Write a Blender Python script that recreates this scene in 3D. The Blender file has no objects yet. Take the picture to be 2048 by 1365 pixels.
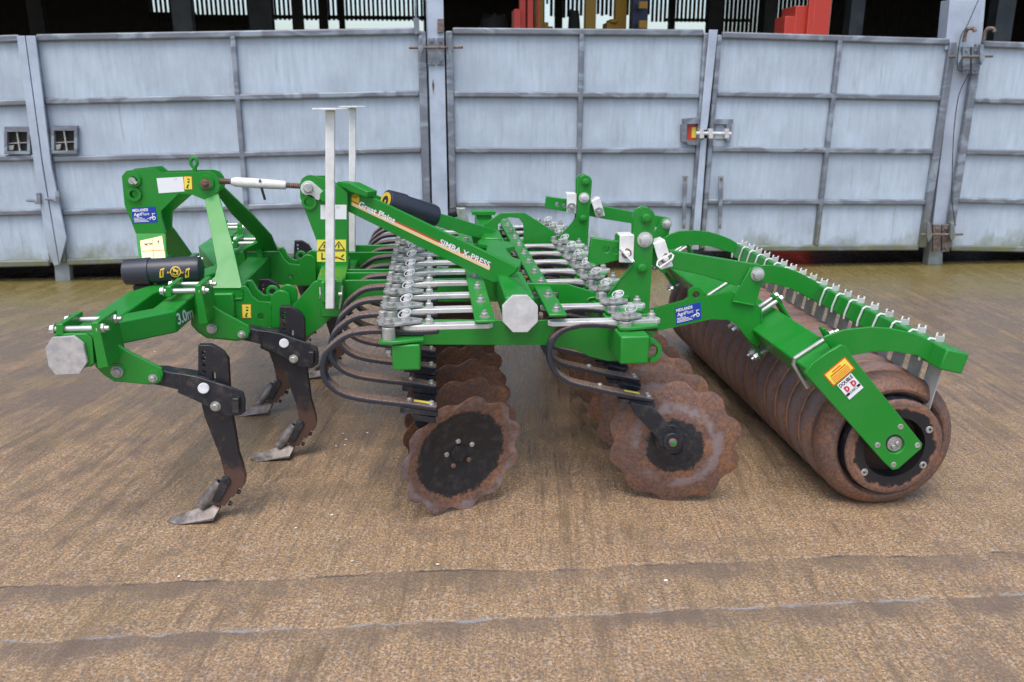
import bpy, math, random
from mathutils import Vector, Matrix
from mathutils.geometry import tessellate_polygon
random.seed(7)
S = bpy.context.scene; COL = S.collection
# ------------------------------------------------------------------ camera survey
FPX, TH, PS, H = 1700.0, math.radians(16.3), math.radians(5.23), 1.575
CF = Vector((math.sin(PS)*math.cos(TH), math.cos(PS)*math.cos(TH), -math.sin(TH)))
CR = Vector((math.cos(PS), -math.sin(PS), 0)); CU = CR.cross(CF); CP = Vector((0, 0, H))
def ray(a, b): return CF + CR*((a-1024)/FPX) - CU*((b-682.5)/FPX)
def Y(a, b, y): d = ray(a, b); return CP + d*(y/d.y)            # survey point on the vertical plane at distance y
def Z(a, b, z): d = ray(a, b); return CP + d*((z-H)/d.z)
def V(a, b, A, B):                                             # survey point on a vertical plane through plan points A, B
    n = Vector((B[1]-A[1], A[0]-B[0], 0)).normalized(); d = ray(a, b)
    return CP + d*((Vector((A[0], A[1], 0))-CP).dot(n)/d.dot(n))
# ------------------------------------------------------------------ materials
def mat(name, col=(.5,.5,.5), rough=.5, metal=0., spec=.5, coat=0.):
    m = bpy.data.materials.new(name); m.use_nodes = True
    b = m.node_tree.nodes['Principled BSDF']
    b.inputs['Base Color'].default_value = (*col, 1); b.inputs['Roughness'].default_value = rough
    b.inputs['Metallic'].default_value = metal; b.inputs['Specular IOR Level'].default_value = spec
    b.inputs['Coat Weight'].default_value = coat; b.inputs['Coat Roughness'].default_value = .15
    return m
class NT:
    def __init__(s, m): s.t = m.node_tree; s.n = s.t.nodes; s.b = s.n['Principled BSDF']; s.co = s.n.new('ShaderNodeTexCoord')
    def L(s, a, b): s.t.links.new(a, b)
    def new(s, k, **kw):
        n = s.n.new(k)
        for a, v in kw.items(): setattr(n, a, v)
        return n
    def map(s, scale=(1,1,1), rot=(0,0,0), src='Object'):
        n = s.new('ShaderNodeMapping'); n.inputs['Scale'].default_value = scale; n.inputs['Rotation'].default_value = rot
        s.L(s.co.outputs[src] if src != 'World' else s.geo().outputs['Position'], n.inputs['Vector']); return n.outputs[0]
    def geo(s):
        if not hasattr(s, 'g'): s.g = s.new('ShaderNodeNewGeometry')
        return s.g
    def noise(s, vec, scale, detail=4, rough=.55, dist=0):
        n = s.new('ShaderNodeTexNoise'); n.inputs['Scale'].default_value = scale; n.inputs['Detail'].default_value = detail
        n.inputs['Roughness'].default_value = rough; n.inputs['Distortion'].default_value = dist; s.L(vec, n.inputs['Vector']); return n.outputs['Fac']
    def vor(s, vec, scale, out='Color'):
        n = s.new('ShaderNodeTexVoronoi'); n.inputs['Scale'].default_value = scale; s.L(vec, n.inputs['Vector']); return n.outputs[out]
    def ramp(s, fac, stops, interp='LINEAR'):
        n = s.new('ShaderNodeValToRGB'); cr = n.color_ramp; cr.interpolation = interp
        while len(cr.elements) < len(stops): cr.elements.new(.5)
        for e, (p, c) in zip(cr.elements, stops):
            e.position = p; e.color = (*c, 1) if isinstance(c, tuple) else (c, c, c, 1)
        s.L(fac, n.inputs['Fac']); return n.outputs['Color']
    def mix(s, fac, a, b, mode='MIX'):
        n = s.new('ShaderNodeMix', data_type='RGBA', blend_type=mode)
        for i, v in ((0, fac), (6, a), (7, b)):
            if isinstance(v, (int, float)): n.inputs[i].default_value = v
            elif isinstance(v, tuple): n.inputs[i].default_value = (*v, 1)
            else: s.L(v, n.inputs[i])
        return n.outputs[2]
    def math(s, op, a, b=0., c=0.):
        n = s.new('ShaderNodeMath', operation=op)
        for i, v in enumerate((a, b, c)):
            if isinstance(v, (int, float)): n.inputs[i].default_value = v
            else: s.L(v, n.inputs[i])
        return n.outputs[0]
    def sep(s, vec):
        n = s.new('ShaderNodeSeparateXYZ'); s.L(vec, n.inputs[0]); return n.outputs
    def bump(s, h, strength=.3, dist=.01):
        n = s.new('ShaderNodeBump'); n.inputs['Strength'].default_value = strength; n.inputs['Distance'].default_value = dist
        s.L(h, n.inputs['Height']); s.L(n.outputs[0], s.b.inputs['Normal'])
    def col(s, c): s.L(c, s.b.inputs['Base Color'])
    def rough(s, c): s.L(c, s.b.inputs['Roughness'])
    def metal(s, c): s.L(c, s.b.inputs['Metallic'])

def mk_green():
    m = mat('green_paint', (.008,.2,.018), .34, coat=.12); t = NT(m); w = t.geo().outputs['Position']
    dust = t.noise(w, 5, 6, .65); base = t.mix(t.ramp(dust, [(.45, 0.), (.75, 1.)]), (.007,.225,.017), (.022,.225,.03))
    sp = t.ramp(t.noise(w, 140, 2), [(.68, 0.), (.74, 1.)]); base = t.mix(t.math('MULTIPLY', sp, .35), base, (.06,.3,.09))
    grime = t.ramp(t.noise(w, 17, 8, .7), [(.58, 0.), (.74, 1.)]); base = t.mix(t.math('MULTIPLY', grime, .32), base, (.11,.115,.055))
    t.col(base); sc = t.ramp(t.noise(t.map((2,2,30), (.5,.4,.9), src='World'), 9, 3, .6), [(.70, 0.), (.72, 1.)]); base = t.mix(t.math('MULTIPLY', sc, .3), base, (.08,.34,.11))
    t.col(base); t.rough(t.ramp(dust, [(.3, .28), (.7, .5)]))
    t.bump(t.noise(w, 60, 2), .03, .004); return m
def mk_rust(name, black=None, dark=1., seed=0.):
    m = mat(name, rough=.75); t = NT(m); o = t.co.outputs['Object']; w = t.geo().outputs['Position']
    n1 = t.noise(w, 8+seed, 9, .72); n2 = t.noise(w, 70, 5, .7)
    c = t.ramp(n1, [(.3, (.135*dark,.082*dark,.07*dark)), (.48, (.175*dark,.098*dark,.07*dark)), (.6, (.27*dark,.122*dark,.055*dark)), (.74, (.19*dark,.12*dark,.105*dark))])
    c = t.mix(t.ramp(n2, [(.42, 0.), (.6, .65)]), c, (.07*dark,.04*dark,.036*dark))
    c = t.mix(t.ramp(t.noise(w, 190, 2), [(.6, 0.), (.7, .5)]), c, (.33*dark,.2*dark,.16*dark))
    t.rough(t.ramp(n1, [(.3, .42), (.7, .72)]))
    if black:
        s = t.sep(o); r = t.math('SQRT', t.math('ADD', t.math('MULTIPLY', s[0], s[0]), t.math('MULTIPLY', s[1], s[1])))
        ang = t.noise(t.map((1,1,1)), 26, 6, .75)
        r2 = t.math('ADD', r, t.math('MULTIPLY', t.math('SUBTRACT', ang, .5), .075))
        f = t.ramp(r2, [(black-.004, 1.), (black+.004, 0.)])
        pass
        bk = t.mix(t.ramp(t.noise(w, 30, 6), [(.5, 0.), (.8, 1.)]), (.012,.013,.016), (.05,.045,.045))
        rg = t.math('MULTIPLY', t.ramp(r2, [(black+.025, 0.), (black+.04, .7), (black+.06, .6), (black+.075, 0.)]), t.ramp(t.noise(t.map((1,1,1)), 9, 5, .65), [(.42, 0.), (.56, 1.)])); c = t.mix(rg, c, (.25,.215,.225))
        c = t.mix(f, c, bk)
    t.col(c); t.bump(n2, .25, .003); return m
def mk_zinc(name, c1, c2, rough=.4, metal=.5, sc=9):
    m = mat(name, c1, rough, metal); t = NT(m); w = t.geo().outputs['Position']
    t.col(t.ramp(t.noise(w, sc, 5, .6), [(.35, c1), (.65, c2)])); t.rough(t.ramp(t.noise(w, sc*2, 3), [(.3, rough-.08), (.7, rough+.12)])); return m
def mk_black():
    m = mat('black_paint', rough=.35); t = NT(m); w = t.geo().outputs['Position']
    c = t.mix(t.ramp(t.noise(w, 22, 7, .7), [(.5, 0.), (.72, 1.)]), (.012,.014,.02), (.075,.065,.06))
    t.col(c); t.rough(t.ramp(t.noise(w, 14, 4), [(.3, .3), (.7, .55)])); return m
def mk_spring():
    m = mat('spring_steel', rough=.4); t = NT(m); w = t.geo().outputs['Position']
    n = t.sep(t.geo().outputs['Normal'])
    up = t.ramp(t.math('ADD', t.math('ABSOLUTE', n[2]), t.math('MULTIPLY', t.noise(w, 30, 6, .7), .9)), [(.92, 0.), (1.26, 1.)])
    c = t.mix(up, (.022,.025,.038), (.19,.12,.09))
    c = t.mix(t.ramp(t.noise(w, 160, 3), [(.52, 0.), (.6, .8)]), c, (.02,.026,.03))
    t.col(c); t.rough(t.ramp(up, [(0., .36), (1., .7)])); return m
def mk_tine():
    m = mat('worn_black_steel', rough=.4); t = NT(m); w = t.geo().outputs['Position']; z = t.sep(w)[2]
    f = t.math('ADD', z, t.math('MULTIPLY', t.math('SUBTRACT', t.noise(w, 12, 6, .7), .5), .35))
    c = t.mix(t.ramp(f, [(.20, 1.), (.27, 0.)]), (.014,.015,.02), (.085,.045,.034))
    c = t.mix(t.ramp(t.noise(w, 25, 6, .7), [(.56, 0.), (.7, .5)]), c, (.10,.06,.048))
    t.col(c); return m
def mk_gate_sheet():
    m = mat('galvanised_sheet', rough=.5, metal=0.); t = NT(m); w = t.geo().outputs['Position']
    a = t.noise(t.map((1,1,.12), src='World'), 26, 5, .7); b = t.noise(w, 2.2, 5, .6); c = t.noise(t.map((6,6,5), (0,.3,0), src='World'), 22, 3, .6)
    col = t.ramp(a, [(.3, (.40,.475,.55)), (.7, (.50,.59,.68))]); col = t.mix(t.ramp(b, [(.35, .5), (.6, 0.)]), col, (.29,.335,.385))
    col = t.mix(t.ramp(c, [(.5, 0.), (.75, .35)]), col, (.50,.58,.68))
    st = t.ramp(t.noise(t.map((1,1,.18), src='World'), 7, 5, .7), [(.56, 0.), (.72, .5)]); col = t.mix(st, col, (.30,.32,.33))
    dr = t.math('MULTIPLY', t.ramp(t.noise(t.map((14,1,.9), src='World'), 1.6, 4, .6), [(.60, 0.), (.70, .4)]), t.ramp(t.noise(w, 1.1, 3), [(.45, 0.), (.6, 1.)])); col = t.mix(dr, col, (.22,.20,.16))
    z = t.sep(w)[2]
    g = t.math('ADD', z, t.math('MULTIPLY', t.math('SUBTRACT', t.noise(t.map((1,1,.6), src='World'), 4, 5, .65), .5), 1.0))
    col = t.mix(t.ramp(g, [(.02, .85), (.30, 0.)]), col, (.17,.18,.085))
    t.col(col); t.rough(t.ramp(b, [(.3, .42), (.7, .6)])); t.bump(t.math('ADD', t.math('MULTIPLY', c, .06), t.math('MULTIPLY', t.noise(w, 1.7, 2, .5), 1.)), .35, .03); return m
def mk_gate_frame():
    m = mat('galvanised_frame', rough=.45, metal=.15); t = NT(m); w = t.geo().outputs['Position']
    a = t.noise(t.map((.7,1,1.6), src='World'), 2.6, 3, .5, 1.2); b = t.noise(w, 40, 4)
    col = t.ramp(a, [(.40, (.28,.33,.38)), (.48, (.15,.165,.195)), (.58, (.19,.21,.245)), (.66, (.28,.32,.37))])
    col = t.mix(t.ramp(b, [(.5, 0.), (.7, .4)]), col, (.20,.20,.22))
    z = t.sep(w)[2]
    gr = t.math('MULTIPLY', t.ramp(z, [(.22, 1.), (.62, 0.)]), t.ramp(t.noise(w, 5, 5, .65), [(.35, .2), (.6, .85)]))
    n = t.sep(t.geo().outputs['Normal']); up = t.math('MULTIPLY', t.ramp(n[2], [(.5, 0.), (.9, .6)]), t.ramp(t.noise(w, 6, 4), [(.4, .1), (.6, 1.)]))
    col = t.mix(t.math('MAXIMUM', gr, up), col, (.15,.16,.065)); t.col(col); return m
def mk_ground():
    m = mat('yard_concrete', rough=.6); t = NT(m); w = t.geo().outputs['Position']; s = t.sep(w)
    big = t.noise(w, .8, 5, .6); med = t.noise(w, 3.4, 6, .65)
    yy = t.math('ADD', s[1], t.math('MULTIPLY', t.math('SUBTRACT', big, .5), 1.6))
    near = t.ramp(t.math('DIVIDE', yy, 10.), [(.29, 1.), (.46, 0.)])
    agg = t.ramp(t.noise(w, 105, 6, .82), [(.34, (.075,.052,.036)), (.45, (.235,.148,.080)), (.55, (.40,.262,.142)), (.66, (.72,.54,.37))])
    vc = t.vor(w, 112, 'Color'); vs = t.sep(vc)
    st = t.ramp(vs[0], [(.86, 0.), (.9, 1.)]); agg = t.mix(t.math('MULTIPLY', st, .6), agg, (.14,.13,.125))
    st2 = t.ramp(vs[1], [(.9, 0.), (.93, 1.)]); agg = t.mix(t.math('MULTIPLY', st2, .6), agg, (.46,.38,.3))
    st3 = t.ramp(t.noise(w, 240, 2), [(.7, 0.), (.74, 1.)]); agg = t.mix(t.math('MULTIPLY', st3, .5), agg, (.7,.6,.48))
    silt = t.mix(t.ramp(t.noise(w, 160, 5, .8), [(.35, 0.), (.65, 1.)]), (.115,.078,.053), (.205,.146,.099))
    silt = t.mix(t.ramp(t.noise(t.map((.6,1.3,1), src='World'), 2.2, 5, .6), [(.46, 0.), (.6, .6)]), silt, (.20,.145,.06))
    # old broom and scraper lines, running away from the camera and bending to the left
    bend = t.math('ADD', s[0], t.math('MULTIPLY', t.math('MULTIPLY', s[0], s[0]), .09))
    cv = t.new('ShaderNodeCombineXYZ'); t.L(t.math('ADD', bend, t.math('MULTIPLY', s[1], -.12)), cv.inputs[0]); t.L(t.math('MULTIPLY', s[1], .07), cv.inputs[1])
    streak = t.noise(cv.outputs[0], 17, 7, .72, .25)
    f = t.math('ADD', t.math('MULTIPLY', near, .62), t.math('MULTIPLY', t.ramp(streak, [(.36, 0.), (.64, 1.)]), .85))
    f = t.math('ADD', f, t.math('MULTIPLY', t.math('SUBTRACT', med, .5), 1.5))
    f = t.ramp(f, [(.36, .1), (.95, 1.)])
    c = t.mix(f, silt, agg)
    fine = t.noise(cv.outputs[0], 70, 5, .7, .1); c = t.mix(t.ramp(fine, [(.34, .45), (.50, 0.)]), c, (.085,.06,.042))
    ymoss = t.math('MULTIPLY', t.ramp(t.noise(w, 1.5, 6, .68), [(.52, 0.), (.68, .5)]), t.ramp(t.noise(w, 60, 4, .8), [(.42, 0.), (.56, 1.)])); c = t.mix(ymoss, c, (.19,.15,.055))
    c = t.mix(t.ramp(t.noise(w, 5.5, 8, .75), [(.5, 0.), (.64, .55)]), c, (.15,.105,.075))
    wet = t.ramp(t.math('ADD', t.math('ADD', t.math('MULTIPLY', s[0], .36), t.math('MULTIPLY', s[1], -.45)), t.math('MULTIPLY', t.noise(t.map((2.2,.6,1), src='World'), 2.1, 5, .65), 1.3)), [(.30, 0.), (.62, .75)])
    c = t.mix(wet, c, (.165,.118,.085))
    grey = t.math('MULTIPLY', wet, t.ramp(t.vor(w, 60, 'Distance'), [(.12, 1.), (.3, 0.)])); c = t.mix(t.math('MULTIPLY', grey, .25), c, (.26,.235,.215))
    # joints: silt caught along broken slab edges
    wob = t.math('ADD', t.math('MULTIPLY', t.math('SUBTRACT', t.noise(w, 2.2, 9, .72), .5), .13), t.math('MULTIPLY', s[0], 0.))
    edges = []
    h = None
    for k, (a, b, wd) in enumerate(JOINTS):
        d = t.math('SUBTRACT', t.math('SUBTRACT', t.math('ADD', s[1], wob), a), t.math('MULTIPLY', s[0], b))
        band = t.math('MULTIPLY', t.ramp(d, [(0., 0.), (.5, 1.)]), 0.)
        below = t.math('MULTIPLY', t.math('LESS_THAN', d, 0.), t.ramp(t.math('ADD', t.math('DIVIDE', t.math('MULTIPLY', d, -1.), wd), t.math('MULTIPLY', t.math('SUBTRACT', t.noise(w, 5+k, 5, .6), .5), 2.2)), [(.35, 1.), (.95, 0.)]))
        below = t.math('MULTIPLY', below, t.ramp(t.noise(t.map((1.3,.3,1), src='World'), 1.9+k*.4, 5, .7), [(.38, .3), (.56, 1.)]))
        c = t.mix(t.math('MULTIPLY', below, .8), c, (.15,.11,.08))
        ln = t.math('LESS_THAN', t.math('ABSOLUTE', d), t.math('MULTIPLY', t.noise(w, 11, 4), .011))
        ln_mask = t.math('MULTIPLY', ln, t.ramp(t.noise(w, 6, 4), [(.46, .0), (.6, .85)])); c = t.mix(ln_mask, c, (.075,.06,.05) if k != 1 else (.26,.25,.25))  # broken line along each slab edge, dark, pale grey on one joint
        st_ = t.ramp(d, [(0., 0.), (.02, 1.)]); h = st_ if h is None else t.math('ADD', h, st_)
    # moss in front of the gates
    mo = t.math('ADD', s[1], t.math('MULTIPLY', t.math('SUBTRACT', t.noise(t.map((.5,1,1), src='World'), 2.2, 6, .65), .5), 2.0))
    mo = t.ramp(t.math('DIVIDE', mo, 10.), [(.585, 0.), (.70, .9)])
    moss = t.mix(t.noise(w, 14, 5), (.12,.10,.025), (.27,.215,.075)); c = t.mix(mo, c, moss)
    stain = t.ramp(t.noise(t.map((.7,1.6,1), src='World'), 1.3, 3, .5), [(.62, 0.), (.72, .45)]); c = t.mix(stain, c, (.15,.11,.085))
    tint = t.ramp(t.math('DIVIDE', s[1], 10.), [(.3, (1.,1.,1.)), (.6, (.92,.92,.95))]); c = t.mix(1., c, tint, 'MULTIPLY')
    inside = t.math('GREATER_THAN', s[1], 7.72); c = t.mix(inside, c, (.012,.010,.009))  # floor behind the gates coloured near black: muck plus painted-in shed shade
    t.col(c); t.rough(t.math('SUBTRACT', t.ramp(f, [(0., .2), (1., .52)]), t.math('MULTIPLY', wet, .16)))
    hh = t.math('ADD', t.math('MULTIPLY', t.noise(w, 88, 4, .75), .6), t.math('MULTIPLY', t.vor(w, 112, 'Distance'), .5)); hh = t.math('ADD', hh, t.math('MULTIPLY', h, 2.))
    t.bump(hh, .5, .005); return m
# slab joints: Y = a + b X, taken from the survey
def joint(p, q, w): A = Z(*p, 0); B = Z(*q, 0); b = (B.y-A.y)/(B.x-A.x); return (A.y-b*A.x, b, w)
JOINTS = [joint((300,1166),(1900,1108),.15), joint((300,1272),(1900,1196),.12), joint((100,628),(1950,600),.02)]
M = {}
def mk_roller():
    m = mk_rust('rusty_roller_steel', None, 1.15); t = NT(m); y = t.sep(t.co.outputs['Object'])[1]; w = t.geo().outputs['Position']
    old = t.b.inputs['Base Color'].links[0].from_socket
    u = t.math('FRACT', t.math('DIVIDE', t.math('SUBTRACT', y, 2.965-.1257/2-4.2-12.57), .1257)); d = t.math('ABSOLUTE', t.math('SUBTRACT', t.math('MULTIPLY', u, 2.), 1.))
    dn = t.math('ADD', d, t.math('MULTIPLY', t.math('SUBTRACT', t.noise(w, 20, 5, .6), .5), .12))
    smooth_ = t.math('MULTIPLY', t.ramp(dn, [(.35, .8), (.85, 0.)]), t.ramp(t.noise(w, 11, 6, .7), [(.35, .2), (.6, 1.)]))
    c = t.mix(smooth_, old, (.21,.152,.148)); c = t.mix(t.ramp(dn, [(.82, 0.), (.9, .75), (.95, .75)]), c, (.065,.045,.042)); c = t.mix(t.ramp(dn, [(.95, 0.), (.975, .9)]), c, (.42,.21,.12))
    t.col(c); return m
M['green'] = mk_green(); M['rust'] = mk_rust('rusty_disc_steel', None, 1.25); M['disc_front'] = mk_rust('rusty_disc_black_centre', .186); M['disc_rear'] = mk_rust('rusty_disc_small_black_centre', .112)
M['roller'] = mk_roller(); M['rollerend'] = mk_rust('roller_end_rust', None, 1.1)
M['zinc'] = mk_zinc('bright_zinc', (.44,.44,.42), (.64,.64,.61), .33, .55); M['dullzinc'] = mk_zinc('dull_zinc', (.30,.30,.28), (.50,.50,.47), .42, .45, 30)
M['bar'] = mk_zinc('plated_bar', (.52,.52,.50), (.72,.72,.71), .32, .3, 6); M['white'] = mk_zinc('white_paint', (.64,.63,.60), (.80,.80,.78), .45, 0., 16)
M['blade'] = mk_zinc('dusty_scraper_blade', (.34,.31,.27), (.52,.49,.44), .5, .1, 14); M['plate'] = mk_zinc('dull_end_cap', (.50,.50,.49), (.66,.66,.66), .45, .15, 26); M['oldcap'] = mk_zinc('scuffed_end_cap', (.36,.36,.37), (.56,.53,.50), .45, .2, 30)
M['black'] = mk_black(); M['spring'] = mk_spring(); M['tine'] = mk_tine(); M['worn'] = mk_zinc('worn_share_steel', (.11,.09,.08), (.26,.235,.22), .4, .5, 30)
M['plastic'] = mat('dark_grey_plastic', (.028,.032,.045), .38); M['rubber'] = mat('dark_rubber', (.012,.012,.014), .6)
M['redust'] = mk_zinc('rusty_thread', (.13,.07,.05), (.24,.15,.11), .6, .2, 60); M['yellow'] = mat('yellow_vinyl', (.88,.74,.09), .4); M['gold'] = mat('gold_print', (.75,.5,.04), .45)
M['pale'] = mat('pale_yellow_vinyl', (.84,.76,.42), .4); M['wvinyl'] = mat('white_vinyl', (.82,.83,.85), .35); M['blue'] = mat('blue_vinyl', (.012,.05,.36), .35)
M['print'] = mat('black_print', (.015,.015,.015), .5); M['red'] = mat('red_print', (.62,.03,.05), .45); M['orange'] = mat('orange_red_border', (.75,.09,.02), .45); M['cream'] = mat('cream_stripe', (.82,.62,.30), .4); M['lilac'] = mat('lilac_print', (.55,.4,.6), .5)
M['sheet'] = mk_gate_sheet(); M['frame'] = mk_gate_frame(); M['post'] = mk_zinc('pale_steel_post', (.36,.42,.50), (.46,.53,.63), .45, .1, 5); t_ = NT(M['post']); w_ = t_.geo().outputs['Position']; t_.col(t_.mix(t_.math('MULTIPLY', t_.ramp(t_.sep(w_)[2], [(.0, .9), (.45, 0.)]), t_.ramp(t_.noise(w_, 7, 5), [(.3, .4), (.6, 1.)])), t_.b.inputs['Base Color'].links[0].from_socket, (.17,.185,.11)))
M['rustfit'] = mk_zinc('rusted_fitting', (.10,.07,.055), (.24,.19,.165), .6, .2, 40)
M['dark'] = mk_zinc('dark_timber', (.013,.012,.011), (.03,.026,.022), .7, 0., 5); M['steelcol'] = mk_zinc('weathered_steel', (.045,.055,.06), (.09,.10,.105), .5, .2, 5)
M['redm'] = mat('red_machine_paint', (.62,.06,.035), .4); M['amber'] = mat('amber_machine_paint', (.42,.22,.012), .45); M['bluem'] = mat('dark_blue_paint', (.01,.015,.06), .4)
M['roofm'] = mk_zinc('fibre_cement', (.05,.05,.05), (.09,.09,.085), .8, 0., 3); M['chip'] = mat('white_chip', (.8,.8,.78), .4)
# ------------------------------------------------------------------ mesh builder
ORG = {}
class MB:
    def __init__(s): s.v = []; s.f = []
    def add(s, v, f):
        n = len(s.v); s.v += [Vector(p) for p in v]; s.f += [tuple(i+n for i in q) for q in f]; return s
    def box(s, c, size, R=None):
        hx, hy, hz = [k/2 for k in size]; c = Vector(c)
        v = [Vector((x,y,z)) for x in (-hx,hx) for y in (-hy,hy) for z in (-hz,hz)]
        if R is not None: v = [R @ p for p in v]
        return s.add([p+c for p in v], [(0,1,3,2),(4,6,7,5),(0,4,5,1),(2,3,7,6),(0,2,6,4),(1,5,7,3)])
    def prism(s, pts, vec, holes=()):
        """closed planar loop(s) pushed along vec"""
        loops = [list(pts)]+[list(h) for h in holes]; vec = Vector(vec)
        tri = tessellate_polygon([[Vector(p) for p in l] for l in loops])
        flat = [Vector(p) for l in loops for p in l]; n = len(flat)
        f = []
        for t in tri:
            a, b, c = t; nn = (flat[b]-flat[a]).cross(flat[c]-flat[a])
            if nn.dot(vec) > 0: a, c = c, a
            f.append((a, b, c)); f.append((c+n, b+n, a+n))
        k = 0
        for li, l in enumerate(loops):
            m = len(l); nrm = Vector((0,0,0))
            for i in range(m): nrm += flat[k+i].cross(flat[k+(i+1) % m])
            flip = (nrm.dot(vec) > 0) != (li > 0)
            if li > 0:
                flip = nrm.dot(vec) < 0
            for i in range(m):
                a, b = k+i, k+(i+1) % m
                q = (a, b, b+n, a+n)
                f.append(q[::-1] if not flip else q)
            k += m
        return s.add(flat+[p+vec for p in flat], f)
    def cyl(s, a, b, r, r2=None, n=16, ph=0.):
        a, b = Vector(a), Vector(b); r2 = r if r2 is None else r2; d = (b-a).normalized()
        u = d.orthogonal().normalized(); w = d.cross(u); v = []
        for c, rr in ((a, r), (b, r2)):
            for i in range(n): t = 2*math.pi*i/n+ph; v.append(c+(u*math.cos(t)+w*math.sin(t))*rr)
        f = [(i, (i+1) % n, n+(i+1) % n, n+i) for i in range(n)]+[tuple(range(n))[::-1], tuple(range(n, 2*n))]
        return s.add(v, f)
    def lathe(s, c, d, prof, n=32, closed=False):
        """prof = (distance along d, radius)"""
        c, d = Vector(c), Vector(d).normalized(); u = d.orthogonal().normalized(); w = d.cross(u); v = []
        for t, r in prof:
            for i in range(n): a = 2*math.pi*i/n; v.append(c+d*t+(u*math.cos(a)+w*math.sin(a))*r)
        m = len(prof); f = []
        for j in range(m if closed else m-1):
            k = (j+1) % m
            for i in range(n): f.append((j*n+i, j*n+(i+1) % n, k*n+(i+1) % n, k*n+i))
        return s.add(v, f)
    def tube(s, path, r, n=10, closed=False):
        P = [Vector(p) for p in path]; v = []; m = len(P); f = []; u = None
        for j, p in enumerate(P):
            a = P[(j-1) % m] if (j or closed) else p; b = P[(j+1) % m] if (j < m-1 or closed) else p
            d = (b-a).normalized()
            if u is None: u = d.orthogonal().normalized()
            u = (u-d*u.dot(d)).normalized(); w = d.cross(u)
            for i in range(n): t = 2*math.pi*i/n; v.append(p+(u*math.cos(t)+w*math.sin(t))*r)
        for j in range(m if closed else m-1):
            k = (j+1) % m
            for i in range(n): f.append((j*n+i, j*n+(i+1) % n, k*n+(i+1) % n, k*n+i))
        if not closed: f += [tuple(range(n))[::-1], tuple(range((m-1)*n, m*n))]
        return s.add(v, f)
    def band(s, path, side, w, t):
        """flat bar of width w along side, thickness t, following path"""
        P = [Vector(p) for p in path]; side = Vector(side).normalized(); v = []; m = len(P); f = []
        for j, p in enumerate(P):
            d = (P[min(j+1, m-1)]-P[max(j-1, 0)]).normalized(); nn = side.cross(d).normalized()
            for a, b in ((-1,-1),(1,-1),(1,1),(-1,1)): v.append(p+side*(a*w/2)+nn*(b*t/2))
        for j in range(m-1):
            for i in range(4): f.append((j*4+i, j*4+(i+1) % 4, j*4+4+(i+1) % 4, j*4+4+i))
        f += [(3,2,1,0), tuple(range((m-1)*4, m*4))]
        return s.add(v, f)
    def hexb(s, p, d, r=.012, h=.011, washer=True, stub=.008):
        """hexagon bolt head with washer and thread stub"""
        p, d = Vector(p), Vector(d).normalized(); q = p
        if washer: s.cyl(p, p+d*.003, r*1.35, n=18); q = p+d*.003
        s.cyl(q, q+d*h, r, n=6)
        s.cyl(q+d*h, q+d*(h+.002), r*.92, r*.75, n=12)
        if stub: s.cyl(q+d*(h+.002), q+d*(h+stub), r*.5, n=10)
        return s
    def build(s, name, m, parent=None, bevel=0., origin=None, smooth=True, seg=2, M3=None):
        o0 = ORG[parent.name] if parent else Vector((0,0,0))
        if origin is None: origin = o0
        me = bpy.data.meshes.new(name)
        vs = [p-Vector(origin) for p in s.v]
        if M3 is not None: Mi = M3.inverted(); vs = [Mi @ p for p in vs]
        me.from_pydata(vs, [], s.f); me.materials.append(M[m] if isinstance(m, str) else m); me.update()
        import bmesh
        bm = bmesh.new(); bm.from_mesh(me); bmesh.ops.recalc_face_normals(bm, faces=bm.faces); bm.to_mesh(me); bm.free()
        if smooth: me.shade_smooth(); me.set_sharp_from_angle(angle=math.radians(35))
        o = bpy.data.objects.new(name, me); COL.objects.link(o)
        if parent: o.parent = parent
        o.location = Vector(origin)-o0
        if M3 is not None: o.rotation_euler = M3.to_euler()
        ORG[o.name] = Vector(origin)
        if bevel:
            b = o.modifiers.new('bevel', 'BEVEL'); b.width = bevel; b.segments = seg; b.limit_method = 'ANGLE'; b.angle_limit = math.radians(40)
        return o
def empty(name, loc, label, cat, group=None):
    o = bpy.data.objects.new(name, None); COL.objects.link(o); o.location = loc; o.empty_display_size = .2; ORG[o.name] = Vector(loc)
    return tag(o, label, cat, group)
def tag(o, label=None, cat=None, group=None, kind=None):
    for k, v in (('label', label), ('category', cat), ('group', group), ('kind', kind)):
        if v: o[k] = v
    return o
def copy_part(o, parent, off):
    c = o.copy(); COL.objects.link(c); c.parent = parent; c.location = o.location+Vector(off); ORG[c.name] = ORG[o.name]+Vector(off)
    for ch in o.children:
        d = ch.copy(); COL.objects.link(d); d.parent = c
    return c
def circ(cx, cy, r, n=14): return [(cx+r*math.cos(2*math.pi*i/n), cy+r*math.sin(2*math.pi*i/n)) for i in range(n)]
def arc(cx, cy, r, a0, a1, n=8): return [(cx+r*math.cos(math.radians(a0+(a1-a0)*i/n)), cy+r*math.sin(math.radians(a0+(a1-a0)*i/n))) for i in range(n+1)]
def smooth_path(pts, n=6):
    P = [Vector(p) for p in pts]; out = []
    for i in range(len(P)-1):
        p0, p1, p2, p3 = P[max(i-1,0)], P[i], P[i+1], P[min(i+2, len(P)-1)]
        for k in range(n):
            t = k/n; out.append(.5*((2*p1)+(p2-p0)*t+(2*p0-5*p1+4*p2-p3)*t*t+(3*p1-p0-3*p2+p3)*t**3))
    return out+[P[-1]]
def plate(mb, px, y, th, holes=()):
    return mb.prism([Y(a, b, y) for a, b in px], (0, th, 0), [[Y(a, b, y) for a, b in circ(*h)] if len(h) == 3 and not hasattr(h[0], '__len__') else [Y(a, b, y) for a, b in h] for h in holes])
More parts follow.
